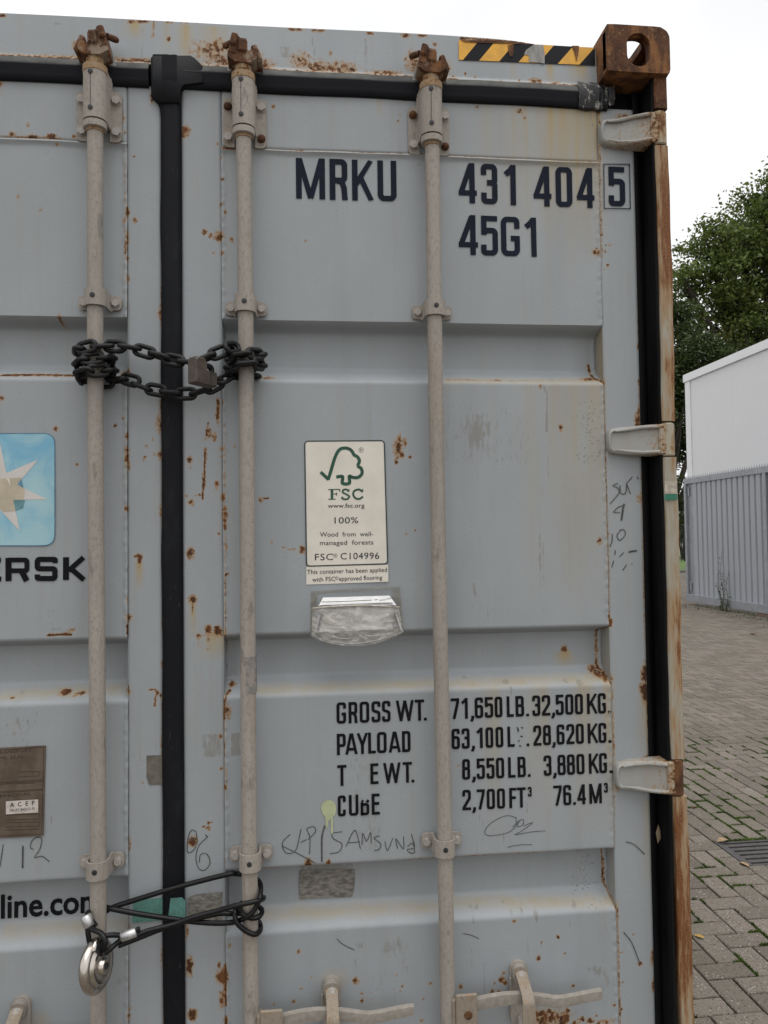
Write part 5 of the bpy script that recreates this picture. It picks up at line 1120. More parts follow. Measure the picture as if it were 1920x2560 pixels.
# tapes and label remnants on the doors
teal = plain('teal woven tape', (0.095, 0.235, 0.20), .6, 0, .18, 150)
patch('I', [(862, 860), (1060, 840), (1062, 985), (900, 1000), (858, 1003)], -.0014, teal, door_l); patch('I', [(1105, 845), (1180, 838), (1203, 862), (1200, 970), (1150, 980), (1090, 965)], -.0135, teal, door_r)
grey_t = plain('grey label remnant', (0.185, 0.172, 0.152), .75, 0, .45, 70, (1, 1, 2.2))
patch('J', [(645, 1388), (1005, 1383), (1002, 1500), (985, 1562), (645, 1575), (640, 1470)], min(dy(x, z) for x in (.30, .37, .44) for z in (.80, .835)) - .001, grey_t, door_r, 'label_remnant'); patch('I', [(1218, 840), (1270, 818), (1442, 803), (1438, 985), (1222, 990)], -.0012, grey_t, door_r, 'label_remnant')
patch('I', [(950, -80), (1058, -84), (1062, 105), (970, 112), (950, 60)], -.0014, plain('brown tape', (0.125, 0.115, 0.095), .5, 0, .2, 60), door_l)
patch('F', [(1124, 628), (1188, 626), (1189, 694), (1123, 694)], -.0535, plain('rust spotted white tape', (0.40, 0.36, 0.29), .6, 0, .3, 70), container, 'tape'); patch('F', [(1123, 697), (1188, 695), (1189, 724), (1123, 725)], -.0537, plain('green tape', (0.02, 0.16, 0.10), .5, 0, .12, 30), container, 'tape')

# hazard tape on the header: black and yellow slanted stripes, each its own piece
yel = plain('yellow hazard stripe', (0.66, 0.335, 0.02), .5, 0, .15, 40); blk = plain('black hazard stripe', (0.008, 0.009, 0.012), .6, 0, .4, 40, None, 0, .15)
tA, tB, tC, tD = (122, 258), (1008, 300), (1008, 420), (124, 388)
def hz(u, v):   # u along, v down, in crop C pixels
    x = 122+u*(1008-122); y = (258+u*42-26*math.sin(u*PI)*.0)*(1-v)+(388+u*32)*v; a = Q('C', x, y); return (a.x, float(fh(np.array([a.x]), np.array([a.z]))[0])-.0022, a.z)
edges_b = [0.03, .148, .295, .437, .584, .725, .883, 1.03]   # stripe borders along the lower edge (start black)
sl = .115
cols = [yel]+[blk, yel]*6; bnd = [-.2]+edges_b
for i in range(len(bnd)-1):
    b0, b1 = bnd[i], bnd[i+1]; pts = []
    poly = [(b0+sl, 0), (b1+sl, 0), (b1, 1), (b0, 1)]
    # clip to 0..1 in u
    def clipu(pl, lim, keep_lo):
        out = []
        for a, b in zip(pl, pl[1:]+pl[:1]):
            ia = (a[0] <= lim) if keep_lo else (a[0] >= lim); ib = (b[0] <= lim) if keep_lo else (b[0] >= lim)
            if ia: out.append(a)
            if ia != ib: t_ = (lim-a[0])/(b[0]-a[0]); out.append((lim, a[1]+t_*(b[1]-a[1])))
        return out
    poly = clipu(clipu(poly, 1, True), 0, False)
    if len(poly) < 3: continue
    m = MB(); m.add([hz(*a) for a in poly], [tuple(range(len(poly)))]); m.build('hazard_stripe', cols[i % 2], header, smooth=None)
m = MB(); pts = [(545, 350), (560, 320), (610, 285), (670, 285), (680, 350), (678, 412), (640, 405), (575, 400), (578, 360)]
q = [Q('C', *a) for a in pts]; m.add([(a.x, float(fh(np.array([a.x]), np.array([a.z]))[0])-.0032, a.z) for a in q], [tuple(range(len(q)))]); m.build('scraped_patch', plain('scraped bare grey', (0.24, 0.235, 0.22), .6, 0, .3, 60, (1, 1, .3)), header, smooth=None)
for pl_ in ([(440, 290), (475, 285), (480, 330), (470, 365), (455, 368), (445, 345)], [(855, 290), (905, 290), (900, 340), (885, 400), (872, 330)], [(130, 258), (330, 262), (520, 272), (520, 282), (300, 278), (160, 272)]):
    q = [Q('C', *a) for a in pl_]; m = MB(); m.add([(a.x, float(fh(np.array([a.x]), np.array([a.z]))[0])-.0035, a.z) for a in q], [tuple(range(len(q)))]); m.build('rust_patch', MAT['rust'], header, smooth=None)
# ------------------------------------------------------------------ chain
def link_mesh():
    R, s_, r = .0113, .0112, .0056; pts = []
    for k in range(9): a = -PI/2+PI*k/8; pts.append((s_+R*math.cos(a), R*math.sin(a), 0))
    for k in range(9): a = PI/2+PI*k/8; pts.append((-s_+R*math.cos(a), R*math.sin(a), 0))
    m = MB(); m.tube(pts, r, 8, closed=True); return m.mesh('chain_link', 60)
LINK = link_mesh(); LINK.materials.append(MAT['chain'])
x1, x2 = -.1637+.0012, .1735+.0008
def wrap(xr, z0, z1, a0, a1, R, n=40):
    out = []
    for k in range(n+1):
        t_ = k/n; a = a0+(a1-a0)*t_; out.append(Vector((xr-R*math.sin(a), RY-R*math.cos(a), z0+(z1-z0)*t_)))
    return out
zq = lambda px, py, Y=-.07: P(px, py, Y)
path = [zq(470, 905, -.085), zq(440, 902, -.078), zq(405, 892, -.075), zq(365, 880, -.076), zq(325, 868, -.078)]
path += wrap(x1, zq(270, 862, -.08).z, zq(250, 942, -.08).z, math.radians(-50), math.radians(360*2+175), .034, 80)
path += [zq(318, 948, -.03), zq(345, 964, -.040), zq(385, 974, -.046), zq(430, 981, -.048), zq(475, 984, -.050), zq(520, 972, -.048), zq(560, 948, -.040), zq(590, 932, -.02)]
path += wrap(x2, zq(620, 930, -.05).z, zq(620, 872, -.05).z, math.radians(180+25), math.radians(180+25-880), .034, 80)
path += [zq(572, 872, -.078), zq(545, 882, -.083), zq(520, 893, -.090), zq(498, 902, -.096)]
def resample(pts, step):
    out = [pts[0].copy()]; acc = 0.0
    for a, b in zip(pts, pts[1:]):
        d = (b-a).length
        while acc+d >= step:
            t_ = (step-acc)/d; a = a+(b-a)*t_; out.append(a.copy()); d = (b-a).length; acc = 0.0
        acc += d
    return out
dense = smooth_path(path, 4); cs = resample(dense, .0338)
chain = empty('chain', zq(430, 985, -.05)); tag(chain, 'heavy black steel chain wound round two locking rods above the emblem', 'chain')
for i, p_ in enumerate(cs):
    a = cs[max(0, i-1)]; b = cs[min(len(cs)-1, i+1)]; tx = (b-a).normalized()
    ref = Vector((0, 1, 0)); rr_ = Vector((p_.x-(x1 if p_.x < .0 else x2), p_.y-RY, 0))
    if rr_.length < .05: ref = rr_.normalized()
    n1 = (ref-tx*ref.dot(tx)).normalized(); n2 = tx.cross(n1)
    an = (0 if i % 2 else PI/2)+random.uniform(-.25, .25)
    zx = n1*math.cos(an)+n2*math.sin(an); yx = zx.cross(tx)
    o = bpy.data.objects.new('chain_link', LINK); COL.objects.link(o); o.parent = chain
    mw = Matrix((( tx.x, yx.x, zx.x, p_.x-chain.location.x), (tx.y, yx.y, zx.y, p_.y-chain.location.y), (tx.z, yx.z, zx.z, p_.z-chain.location.z), (0, 0, 0, 1)))
    o.matrix_local = mw

# ------------------------------------------------------------------ block padlock on the chain
pc = P(*c('v', 520, 445), -.118); zt_, zb_ = P(*c('v', 520, 272), -.118).z, P(*c('v', 520, 622), -.118).z
pl_root = empty('block_padlock', (pc.x, pc.y, zb_)); tag(pl_root, 'squat brown steel block padlock with a notched side, hanging on the black chain', 'padlock')
ang = math.radians(37); U_ = Vector((math.sin(ang), math.cos(ang), 0)); V_ = Vector((math.cos(ang), -math.sin(ang), 0)); h_ = zt_-zb_
base = P(*c('v', 458, 622), -.118)
prof_l = [(0, .003), (.003, 0), (.064, 0), (.067, .003), (.067, h_*.52), (.064, h_*.55), (.036, h_*.55), (.033, h_*.58), (.033, h_-.008), (.027, h_), (.006, h_), (0, h_-.006)]
m = MB(); th_ = .0275
def lp(u, v, w): q = Vector((base.x, -.118, zb_))+U_*u+V_*w; return (q.x, q.y, q.z+v)
n = len(prof_l); rings = [(.003, .0015), (0.0, 0.0), (0.0, 0.0)]
cxu = .03; czv = h_*.45
def inset(k, u, v): return (u+(cxu-u)*k, v+(czv-v)*k)
levels = [(0, .07), (.0022, 0), (th_-.0028, 0), (th_, .09)]
vs = []; fs = []
for w, k in levels:
    for u, v in prof_l: vs.append(lp(*inset(k, u, v), w))
for r_ in range(3):
    for k in range(n): fs.append((r_*n+k, r_*n+(k+1) % n, (r_+1)*n+(k+1) % n, (r_+1)*n+k))
fs += [tuple(range(n)), tuple(range(3*n, 4*n))]
m.add(vs, fs); m.build('lock_body', MAT['lockbody'], pl_root, smooth=20)
m = MB(); a_ = Vector(lp(.03, h_*.78, th_/2)); b_ = Vector(lp(.062, h_*.78, th_/2)); d_ = Vector(lp(.062, h_*.5, th_/2))
m.tube(smooth_path([a_, b_-(b_-a_)*.25, b_-(b_-a_)*.05-Vector((0, 0, .004)), d_], 6), .0065, 12); m.build('shackle', MAT['chain'], pl_root)
m = MB()
for i in range(3):
    m.tube([lp(.045+.003*math.cos(a), h_*.22+i*.007+.003*math.sin(a), th_+.0003) for a in [k*PI/3 for k in range(6)]], .0006, 4)
m.build('stamped_mark', MAT['screw'], pl_root)

# ------------------------------------------------------------------ steel cable with plastic cover
CR = .0058
def q_(n, x, y, Y): return Q(n, x, y, Y)
cab = empty('security_cable', Q('r', 760, 1790, -.08)); tag(cab, 'thin black plastic coated steel cable looped between two rods under the chain', 'cable')
front = RY-ROD_R-CR-.002; back = RY+ROD_R+CR+.001
s1 = [q_('q', 330, 640, -.075), q_('q', 225, 500, -.075), q_('q', 230, 445, -.055), q_('q', 330, 440, back), q_('q', 420, 440, back), q_('q', 480, 425, -.030), q_('q', 560, 380, -.030), q_('q', 800, 300, -.028), q_('q', 1280, 150, -.030), q_('q', 1659, 45, -.028), q_('r', 250, 545, -.030), q_('r', 430, 535, -.022), q_('r', 700, 570, back), q_('r', 880, 680, back+.004), q_('r', 930, 840, -.045), q_('r', 900, 1060, -.070), q_('r', 810, 1260, front-.004), q_('r', 700, 1390, front-.006), q_('r', 560, 1470, front), q_('r', 350, 1540, -.05), q_('r', 0, 1560, -.045), q_('q', 1659, 575, -.045), q_('q', 1300, 525, -.048), q_('q', 900, 465, -.048), q_('q', 560, 400, -.046), q_('q', 470, 375, -.025), q_('q', 380, 360, back)]
s2 = [q_('q', 900, 755, -.085), q_('q', 1100, 690, -.080), q_('q', 1400, 615, -.075), q_('q', 1659, 520, -.073), q_('r', 0, 1310, -.073), q_('r', 400, 1200, front-.012), q_('r', 800, 1110, front-.010), q_('r', 960, 1065, -.062), q_('r', 985, 1025, -.035), q_('r', 880, 1040, back), q_('r', 560, 1130, back), q_('r', 490, 1250, -.050), q_('r', 560, 1370, front-.002), q_('r', 720, 1450, front), q_('r', 880, 1430, front+.004), q_('r', 955, 1330, -.048), q_('r', 910, 1240, back), q_('r', 700, 1230, back+.004), q_('r', 470, 1230, -.040), q_('r', 390, 1340, -.062), q_('r', 430, 1540, front), q_('r', 590, 1700, front), q_('r', 790, 1790, front), q_('r', 900, 1740, -.055), q_('r', 925, 1640, -.030), q_('r', 860, 1500, back), q_('r', 600, 1370, back), q_('r', 300, 1360, -.038), q_('r', 0, 1370, -.040), q_('q', 1500, 590, -.055), q_('q', 1200, 690, -.066), q_('q', 900, 810, -.078), q_('q', 640, 910, -.085)]
for nm, pts in (('cable', s1), ('cable', s2)):
    m = MB(); m.tube(smooth_path(pts, 7), CR, 10); m.build(nm, MAT['cable'], cab, smooth=70)
LKY = -.098
loop1 = [q_('q', 215, 650, -.085), q_('q', 300, 690, -.098), q_('q', 400, 740, -.108), q_('q', 455, 830, -.116), q_('q', 450, 950, -.116), q_('q', 430, 1010, -.108)]
loop1b = [q_('q', 215, 650, -.085), q_('q', 225, 760, -.088), q_('q', 250, 880, -.088), q_('q', 300, 960, -.086)]
loop2 = [q_('q', 680, 768, -.088), q_('q', 560, 760, -.094), q_('q', 450, 780, -.098), q_('q', 395, 830, -.098), q_('q', 420, 930, -.098)]
loop2b = [q_('q', 690, 815, -.088), q_('q', 600, 890, -.092), q_('q', 510, 970, -.100), q_('q', 450, 1020, -.104)]
for pts in (loop1, loop1b, loop2, loop2b):
    m = MB(); m.tube(smooth_path(pts, 6), CR*.98, 10); m.build('cable_loop', MAT['cable'], cab, smooth=70)
def ferrule(a, b, r):
    m = MB(); d = (b-a); L = d.length; m.lathe(a, d, [(0, r*.8), (.002, r), (L-.002, r), (L, r*.8)], 14); m.build('ferrule', MAT['ferrule'], cab, smooth=50)
ferrule(q_('q', 185, 485, -.080), q_('q', 240, 650, -.086), .0115); ferrule(q_('q', 672, 795, -.088), q_('q', 895, 715, -.086), .0105)
m = MB(); a_ = q_('q', 895, 690, -.086); b_ = q_('q', 935, 680, -.086); m.cyl(a_, b_, CR, n=10); m.build('cable_end', MAT['cable'], cab)

# disc padlock
dc = q_('q', 345, 1180, -.105); ax = Vector((.94, -.30, .12)).normalized()
dl = empty('disc_padlock', (dc.x, dc.y, dc.z-.05)); tag(dl, 'round polished steel disc padlock hanging from the black cable', 'padlock')
Rk = .056
m = MB(); m.lathe(dc-ax*.014, ax, [(0, .018), (.0, Rk*.72), (.003, Rk*.90), (.008, Rk*.985), (.013, Rk), (.018, Rk*.985), (.023, Rk*.90), (.0245, Rk*.80), (.0235, Rk*.74), (.0260, Rk*.68), (.0285, Rk*.62), (.0275, Rk*.55), (.0275, Rk*.40), (.0285, Rk*.34), (.0285, .003)], 48)
m.build('lock_case', MAT['steel'], dl, smooth=40)
m = MB(); m.lathe(dc+ax*.014-Vector((0, 0, .002)), ax, [(0, .017), (.006, .016), (.009, .013), (.009, .0085), (.006, .008), (.006, .001)], 28); m.build('key_barrel', MAT['steel'], dl, smooth=40)
m = MB(); kx = dc+ax*.0235-Vector((0, 0, .002)); sd_ = ax.cross(Vector((0, 0, 1))).normalized(); up_ = sd_.cross(ax)
m.prism([(.0055*math.cos(a), .0072*math.sin(a)) for a in [k*PI/6 for k in range(12)]], lambda u, v: tuple(kx-ax*.001+sd_*u+up_*v), lambda u, v: tuple(kx-ax*.006+sd_*u+up_*v)); m.build('keyhole', MAT['screw'], dl)
m = MB(); tp = dc+up_*.041+ax*.010
m.tube([tp+sd_*(.020*math.cos(a))+up_*(.013*math.sin(a)) for a in [PI*k/10 for k in range(11)]], .0055, 10); m.build('shackle', MAT['steel'], dl)
m = MB(); m.prism([(.016*math.cos(a)*(1 if math.sin(a) > -.2 else .9), .013*math.sin(a)) for a in [k*PI/8 for k in range(16)]], lambda u, v: tuple(dc+ax*.0152+up_*.036+sd_*u+up_*v), lambda u, v: tuple(dc+ax*.010+up_*.036+sd_*u+up_*v)); m.build('shackle_slot', MAT['screw'], dl)

# ------------------------------------------------------------------ document pouch with papers
pk = empty('document_pouch', Q('p', 800, 1050, -.03)); tag(pk, 'crumpled clear plastic document pouch with white papers stuck below the sticker', 'pouch')
def film(name, tcol, alpha, rough):
    m_, t_ = ntree(name); nn = t_.nodes; ll = t_.links; o_ = nn.new('ShaderNodeOutputMaterial'); pb = nn.new('ShaderNodeBsdfPrincipled'); tr = nn.new('ShaderNodeBsdfTransparent'); mx = nn.new('ShaderNodeMixShader')
    tcn = nn.new('ShaderNodeTexCoord'); nz_ = nn.new('ShaderNodeTexNoise'); nz_.inputs['Scale'].default_value = 34; nz_.inputs['Detail'].default_value = 5; ll.new(tcn.outputs['Object'], nz_.inputs['Vector'])
    mr_ = nn.new('ShaderNodeMapRange'); mr_.inputs[1].default_value = .3; mr_.inputs[2].default_value = .7; mr_.inputs[3].default_value = alpha-.16; mr_.inputs[4].default_value = min(1, alpha+.18); ll.new(nz_.outputs['Fac'], mr_.inputs[0])
    pb.inputs['Base Color'].default_value = (*tcol, 1); pb.inputs['Roughness'].default_value = rough; bp = nn.new('ShaderNodeBump'); bp.inputs['Distance'].default_value = .006; bp.inputs['Strength'].default_value = .8; ll.new(nz_.outputs['Fac'], bp.inputs['Height']); ll.new(bp.outputs[0], pb.inputs['Normal'])
    ll.new(mr_.outputs[0], mx.inputs[0]); ll.new(tr.outputs[0], mx.inputs[1]); ll.new(pb.outputs[0], mx.inputs[2]); ll.new(mx.outputs[0], o_.inputs[0]); return m_
filmf = film('dirty clear film', (0.78, 0.75, 0.70), .33, .12); filmb = film('glued film border', (0.24, 0.235, 0.20), .62, .35)
paper = plain('white paper', (0.72, 0.72, 0.72), .7, 0, .06, 30)
yb_ = min(dy(x, z) for x in (.34, .43, .52) for z in (1.40, 1.43, 1.48))-.0016
m = MB(); ob = [(110, 185), (800, 135), (1530, 108), (1592, 835), (1480, 845), (1410, 150), (800, 178), (215, 215), (170, 870), (100, 905)]
for a, b in (((0, 1), (7, 6)), ((1, 2), (6, 5)), ((2, 3), (5, 4)), ((0, 9), (7, 8))):
    q = [Q('p', *ob[i], yb_) for i in (a[0], a[1], b[1], b[0])]; m.add([(v.x, yb_, v.z) for v in q], [(0, 1, 2, 3)])
m.build('glued_border', filmb, pk, smooth=None)
def sheet(pts, Ys, name, mat, th=.0012, sub=10):
    a, b, c_, d = [Vector(Q('p', *p_, y)) for p_, y in zip(pts, Ys)]; rows = []
    for i in range(sub+1):
        v = i/sub; r0 = a.lerp(d, v); r1 = b.lerp(c_, v); rows.append([tuple(r0.lerp(r1, j/sub)+Vector((0, .0015*math.sin(j*1.3+i*.9), 0))) for j in range(sub+1)])
    m = MB(); m.grid(rows); return m.build(name, mat, pk, smooth=60)
sheet([(305, 280), (1360, 248), (1475, 400), (235, 415)], (-.010, -.010, -.040, -.040), 'paper', paper)
sheet([(280, 348), (1395, 296), (1440, 355), (240, 402)], (-.028, -.028, -.043, -.043), 'paper', paper)
sheet([(228, 560), (262, 560), (200, 800), (165, 840)], (-.030, -.040, -.030, -.012), 'paper', paper); sheet([(1430, 460), (1475, 540), (1585, 830), (1540, 790)], (-.04, -.03, -.010, -.025), 'paper', paper)
sheet([(330, 470), (1330, 430), (1420, 780), (240, 830)], (-.030, -.030, -.024, -.024), 'paper', plain('greyed paper', (0.60, 0.60, 0.59), .7, 0, .08, 25))
m = MB(); 
for pts in ([(285, 352), (600, 345), (1080, 322)], [(1120, 320), (1180, 312)], [(1200, 325), (1300, 316)], [(1310, 305), (1390, 298)]):
    q = [Q('p', *p_, -.046) for p_ in pts]; vs, fs = ribbon([(v.x, v.z) for v in q], .0016); m.add([(v.x, -.0445, v.y) for v in vs], fs)
m.build('paper_print', plain('brown print lines', (0.12, 0.085, 0.06), .7), pk, smooth=None)
rows = []; nu, nv = 56, 34
for i in range(nv+1):
    v = i/nv; row_ = []
    for j in range(nu+1):
        u = j/nu
        xl = 140+(115-140)*v if v > .0 else 140; yl = 460+(905-460)*v; xr = 1515+(1585-1515)*v; yr = 440+(838-440)*v
        x = xl+(xr-xl)*u; y = yl+(yr-yl)*u; top_sag = -40*math.sin(u*PI)*(1-v); bot_sag = 185*math.sin(u*PI)**.9*v
        y += top_sag+bot_sag
        bulge = math.sin(u*PI)**.7; yy = -.012-.040*bulge*(1-.35*v)-.004*(1-v)
        ca = math.atan2(v-.55, (u-.45)*2.2); cr = math.hypot(v-.55, (u-.45)*2.2)
        nzv = mnoise.noise(Vector((u*7, v*5, 3.1)))*.006+mnoise.noise(Vector((u*19, v*14, 1.7)))*.004-abs(mnoise.noise(Vector((ca*3.2, cr*1.5, 8))))*.011*min(1, cr*3)
        row_.append(tuple(Q('p', x, y, yy+nzv)))
    rows.append(row_)
m = MB(); m.grid(rows); m.build('film', filmf, pk, smooth=50)
m = MB(); rimp = [rows[0][j] for j in range(nu+1)]; m.tube([Vector(a)+Vector((0, -.001, .001)) for a in rimp], .0022, 6); m.build('film_rim', plain('rolled film edge', (0.50, 0.46, 0.40), .4, 0, .2, 60), pk, smooth=60)

crm = plain('white film crease', (0.52, 0.50, 0.46), .35, 0, .15, 60)
for pts in ([(.12, .10), (.25, .28), (.42, .40)], [(.30, .02), (.38, .20), (.46, .48)], [(.48, .06), (.47, .30), (.49, .55)], [(.62, .08), (.55, .30), (.50, .52)], [(.05, .20), (.20, .45), (.40, .50), (.52, .62)], [(.95, .12), (.86, .30), (.80, .60)], [(.10, .75), (.30, .82), (.5, .78)], [(.52, .60), (.60, .75), (.72, .80), (.90, .84)], [(.06, .92), (.35, .93), (.65, .92), (.93, .93)], [(.44, .50), (.50, .66), (.47, .80)]):
    q = smooth_path([(a*nu, b*nv, 0) for a, b in pts], 6); cv = []
    for a in q:
        j = min(nu-1, int(a.x)); i = min(nv-1, int(a.y)); fx, fy_ = a.x-j, a.y-i
        p00, p01, p10, p11 = (Vector(rows[i][j]), Vector(rows[i][j+1]), Vector(rows[i+1][j]), Vector(rows[i+1][j+1]))
        cv.append(p00.lerp(p01, fx).lerp(p10.lerp(p11, fx), fy_)+Vector((0, -.0008, 0)))
    m = MB(); nn_ = len(cv); m.tube(cv, .001, 5, radii=[.0002+.0006*math.sin(PI*k/(nn_-1)) for k in range(nn_)]); m.build('film_crease', crm, pk, smooth=60)
# ------------------------------------------------------------------ ground and paving
ground = bpy.data.meshes.new('ground'); s_ = 400
gm = MB(); gm.add([(-s_, -s_, -.017), (s_, -s_, -.017), (s_, s_, -.017), (-s_, s_, -.017)], [(0, 1, 2, 3)])
t = NT('sandy joints with moss'); a = t.noise(2.2, 4, .6); b = t.noise(40, 4); col = t.mix(t.ramp(b, .35, .7), (0.040, 0.034, 0.026), (0.075, 0.066, 0.050)); col = t.mix(t.ramp(a, .42, .60), col, t.mix(b, (0.025, 0.045, 0.010), (0.055, 0.075, 0.018))); t.bump(b, .8, .006); MAT['joint'] = t.fin(col, .95, 0, .2)
t = NT('far paving'); br = t.n.new('ShaderNodeTexBrick'); br.inputs['Scale'].default_value = 5; br.inputs['Mortar Size'].default_value = .02; br.inputs['Brick Width'].default_value = 1.0; br.inputs['Row Height'].default_value = .5; br.inputs['Color1'].default_value = (.15, .128, .107, 1); br.inputs['Color2'].default_value = (.205, .178, .15, 1); br.inputs['Mortar'].default_value = (.06, .055, .04, 1)
t.l.new(t.obj, br.inputs['Vector']); MAT['farpave'] = t.fin(t.mix(t.ramp(t.noise(.6, 4), .45, .7, 0, .35), br.outputs['Color'], (.12, .115, .085)), .9, 0, .25)
tag(gm.build('ground', MAT['farpave'], None, smooth=None), None, None, kind='structure')
jb = MB(); jb.add([(1.2, -1.15, -.013), (3.6, -1.15, -.013), (15.1, 17.35, -.013), (1.2, 17.35, -.013)], [(0, 1, 2, 3)]); tag(jb.build('joint_bed', MAT['joint'], None, smooth=None), None, None, kind='structure')
t = NT('concrete paver'); inf = t.n.new('ShaderNodeObjectInfo'); geo = t.n.new('ShaderNodeNewGeometry')
rnd = t.math('FRACT', t.math('ADD', inf.outputs['Random'], geo.outputs['Random Per Island']))
wp = geo.outputs['Position']
def wnoise(sc, d=3, r=.6): 
    q = t.n.new('ShaderNodeTexNoise'); q.inputs['Scale'].default_value = sc; q.inputs['Detail'].default_value = d; q.inputs['Roughness'].default_value = r; t.l.new(wp, q.inputs['Vector']); return q.outputs['Fac']
a = wnoise(110, 3); b = wnoise(1.3, 3); v = t.n.new('ShaderNodeTexVoronoi'); v.inputs['Scale'].default_value = 95; t.l.new(wp, v.inputs['Vector'])
sp = t.n.new('ShaderNodeSeparateColor'); t.l.new(v.outputs['Color'], sp.inputs[0])
col = t.mix(t.ramp(rnd, 0, 1, smooth=False), (0.138, 0.118, 0.098), (0.215, 0.187, 0.158)); col = t.mix(t.ramp(a, .35, .7, 0, .5), col, (0.060, 0.051, 0.043))
col = t.mix(t.math('MULTIPLY', t.ramp(v.outputs['Distance'], .18, .42, 1, 0), t.ramp(sp.outputs[0], .80, .88)), col, (0.36, 0.33, 0.29))
col = t.mix(t.math('MULTIPLY', t.ramp(v.outputs['Distance'], .2, .45, 1, 0), t.ramp(sp.outputs[1], .74, .84)), col, (0.05, 0.043, 0.038))
col = t.mix(t.ramp(b, .45, .68, 0, .35), col, (0.11, 0.105, 0.075)); t.bump(t.math('ADD', a, t.math('MULTIPLY', v.outputs['Distance'], -.8)), .8, .003); MAT['paver'] = t.fin(col, .9, 0, .25)
pav = empty('pavement', (0, 0, 0)); pav['kind'] = 'structure'
X0, Y0, C_ = 1.865, .8, .1
GX0, GX1, GY0, GY1 = 2.465, 2.865, 1.8, 2.1
def cell(i, j): return X0+i*C_, Y0+j*C_
bricks = []
def in_grate(x, y): return GX0-.001 < x+.05 < GX1 and GY0-.001 < y+.05 < GY1
# mesh stays on the strip of ground that the camera, or one a step aside, can look at
def wanted(x, y):
    if x < 1.235: return False
    if y < -1.2 or y > 17.5: return False
    hi = 3.4+(y+1.8)*.62; lo = 1.2
    return lo < x < hi
for j in range(-20, 168):
    for i in range(-7, 120):
        x, y = cell(i, j)
        if 2.0999 < y+.001 and y < 3.2999: continue
        k = (i+j) % 4
        if k == 0: cells = [(x, y), (x+C_, y)]
        elif k == 2: cells = [(x, y), (x, y+C_)]
        else: continue
        cells = [q for q in cells if not in_grate(*q) and not (2.0999 < q[1]+.001 and q[1] < 3.2999)]
        if not cells or not wanted(x, y): continue
        xs = [q[0] for q in cells]; ys = [q[1] for q in cells]; bricks.append((min(xs), min(ys), max(xs)+C_, max(ys)+C_))
for i in range(-7, 60):
    x = X0+i*C_; off = .1 if i % 2 else 0
    y = 2.1-off
    while y < 3.3:
        y0_, y1_ = max(2.1, y), min(3.3, y+.2)
        if y1_-y0_ > .03 and wanted(x, y0_): bricks.append((x, y0_, x+C_, y1_))
        y += .2
# bricks half hidden by the band edges (vertical halves cut at y = 2.1 and 3.3)
for j in (12, 25):
    for i in range(-7, 60):
        x, y = cell(i, j)
        if (i+j) % 4 == 3 and j == 25 and wanted(x, y): bricks.append((x, y, x+C_, y+C_))
gap = .0062
def brick_mesh(w, d):
    m = MB(); hw, hd = w/2-gap/2, d/2-gap/2; b = .0035
    vs = [(-hw, -hd, -.05), (hw, -hd, -.05), (hw, hd, -.05), (-hw, hd, -.05), (-hw, -hd, -b), (hw, -hd, -b), (hw, hd, -b), (-hw, hd, -b), (-hw+b, -hd+b, 0), (hw-b, -hd+b, 0), (hw-b, hd-b, 0), (-hw+b, hd-b, 0)]
    fs = []
    for l in (0, 4): fs += [(l+k, l+(k+1) % 4, l+4+(k+1) % 4, l+4+k) for k in range(4)]
    fs.append((8, 9, 10, 11)); return vs, fs
def seen(b):
    P_ = Vector(((b[0]+b[2])/2, (b[1]+b[3])/2, 0)); d = P_-CAM; zc = d.dot(_f)
    if zc <= 0: return 0
    px = IMW/2+FPX*d.dot(_r)/zc; py = IMH/2-FPX*d.dot(_u)/zc
    # hidden behind the container when left of its right edge
    if not (-30 < px < IMW+30 and 0 < py < IMH+30): return 0
    edge = 1690+(py-1000)*.0295
    if px < edge-15: return 0
    return (b[2]-b[0])*(b[3]-b[1])*abs(d.z)/zc**3
order = sorted(range(len(bricks)), key=lambda k: -seen(bricks[k])); top = [k for k in order[:300] if seen(bricks[k]) > 0]; topset = set(top)
shared = {}
for k in top:
    b = bricks[k]; w, d = round(b[2]-b[0], 3), round(b[3]-b[1], 3)
    if (w, d) not in shared:
        me = bpy.data.meshes.new('paver'); vs, fs = brick_mesh(w, d); me.from_pydata(vs, [], fs); me.materials.append(MAT['paver']); shared[(w, d)] = me
    o = bpy.data.objects.new('paver', shared[(w, d)]); COL.objects.link(o); o.parent = pav
    o.location = ((b[0]+b[2])/2, (b[1]+b[3])/2, random.uniform(-.0025, .0012)); o.rotation_euler = (random.uniform(-.010, .010), random.uniform(-.010, .010), random.uniform(-.009, .009))
m = MB()
for k, b in enumerate(bricks):
    if k in topset: continue
    vs, fs = brick_mesh(b[2]-b[0], b[3]-b[1]); cx, cy = (b[0]+b[2])/2, (b[1]+b[3])/2; dz = random.uniform(-.0025, .0012); tx, ty = random.uniform(-.01, .01), random.uniform(-.01, .01)
    m.add([(cx+v[0], cy+v[1], v[2]+dz+v[0]*tx+v[1]*ty) for v in vs], fs)
o = link('pavers', (lambda me: me)(m.mesh('pavers')), MAT['paver'], pav); o['kind'] = 'stuff'
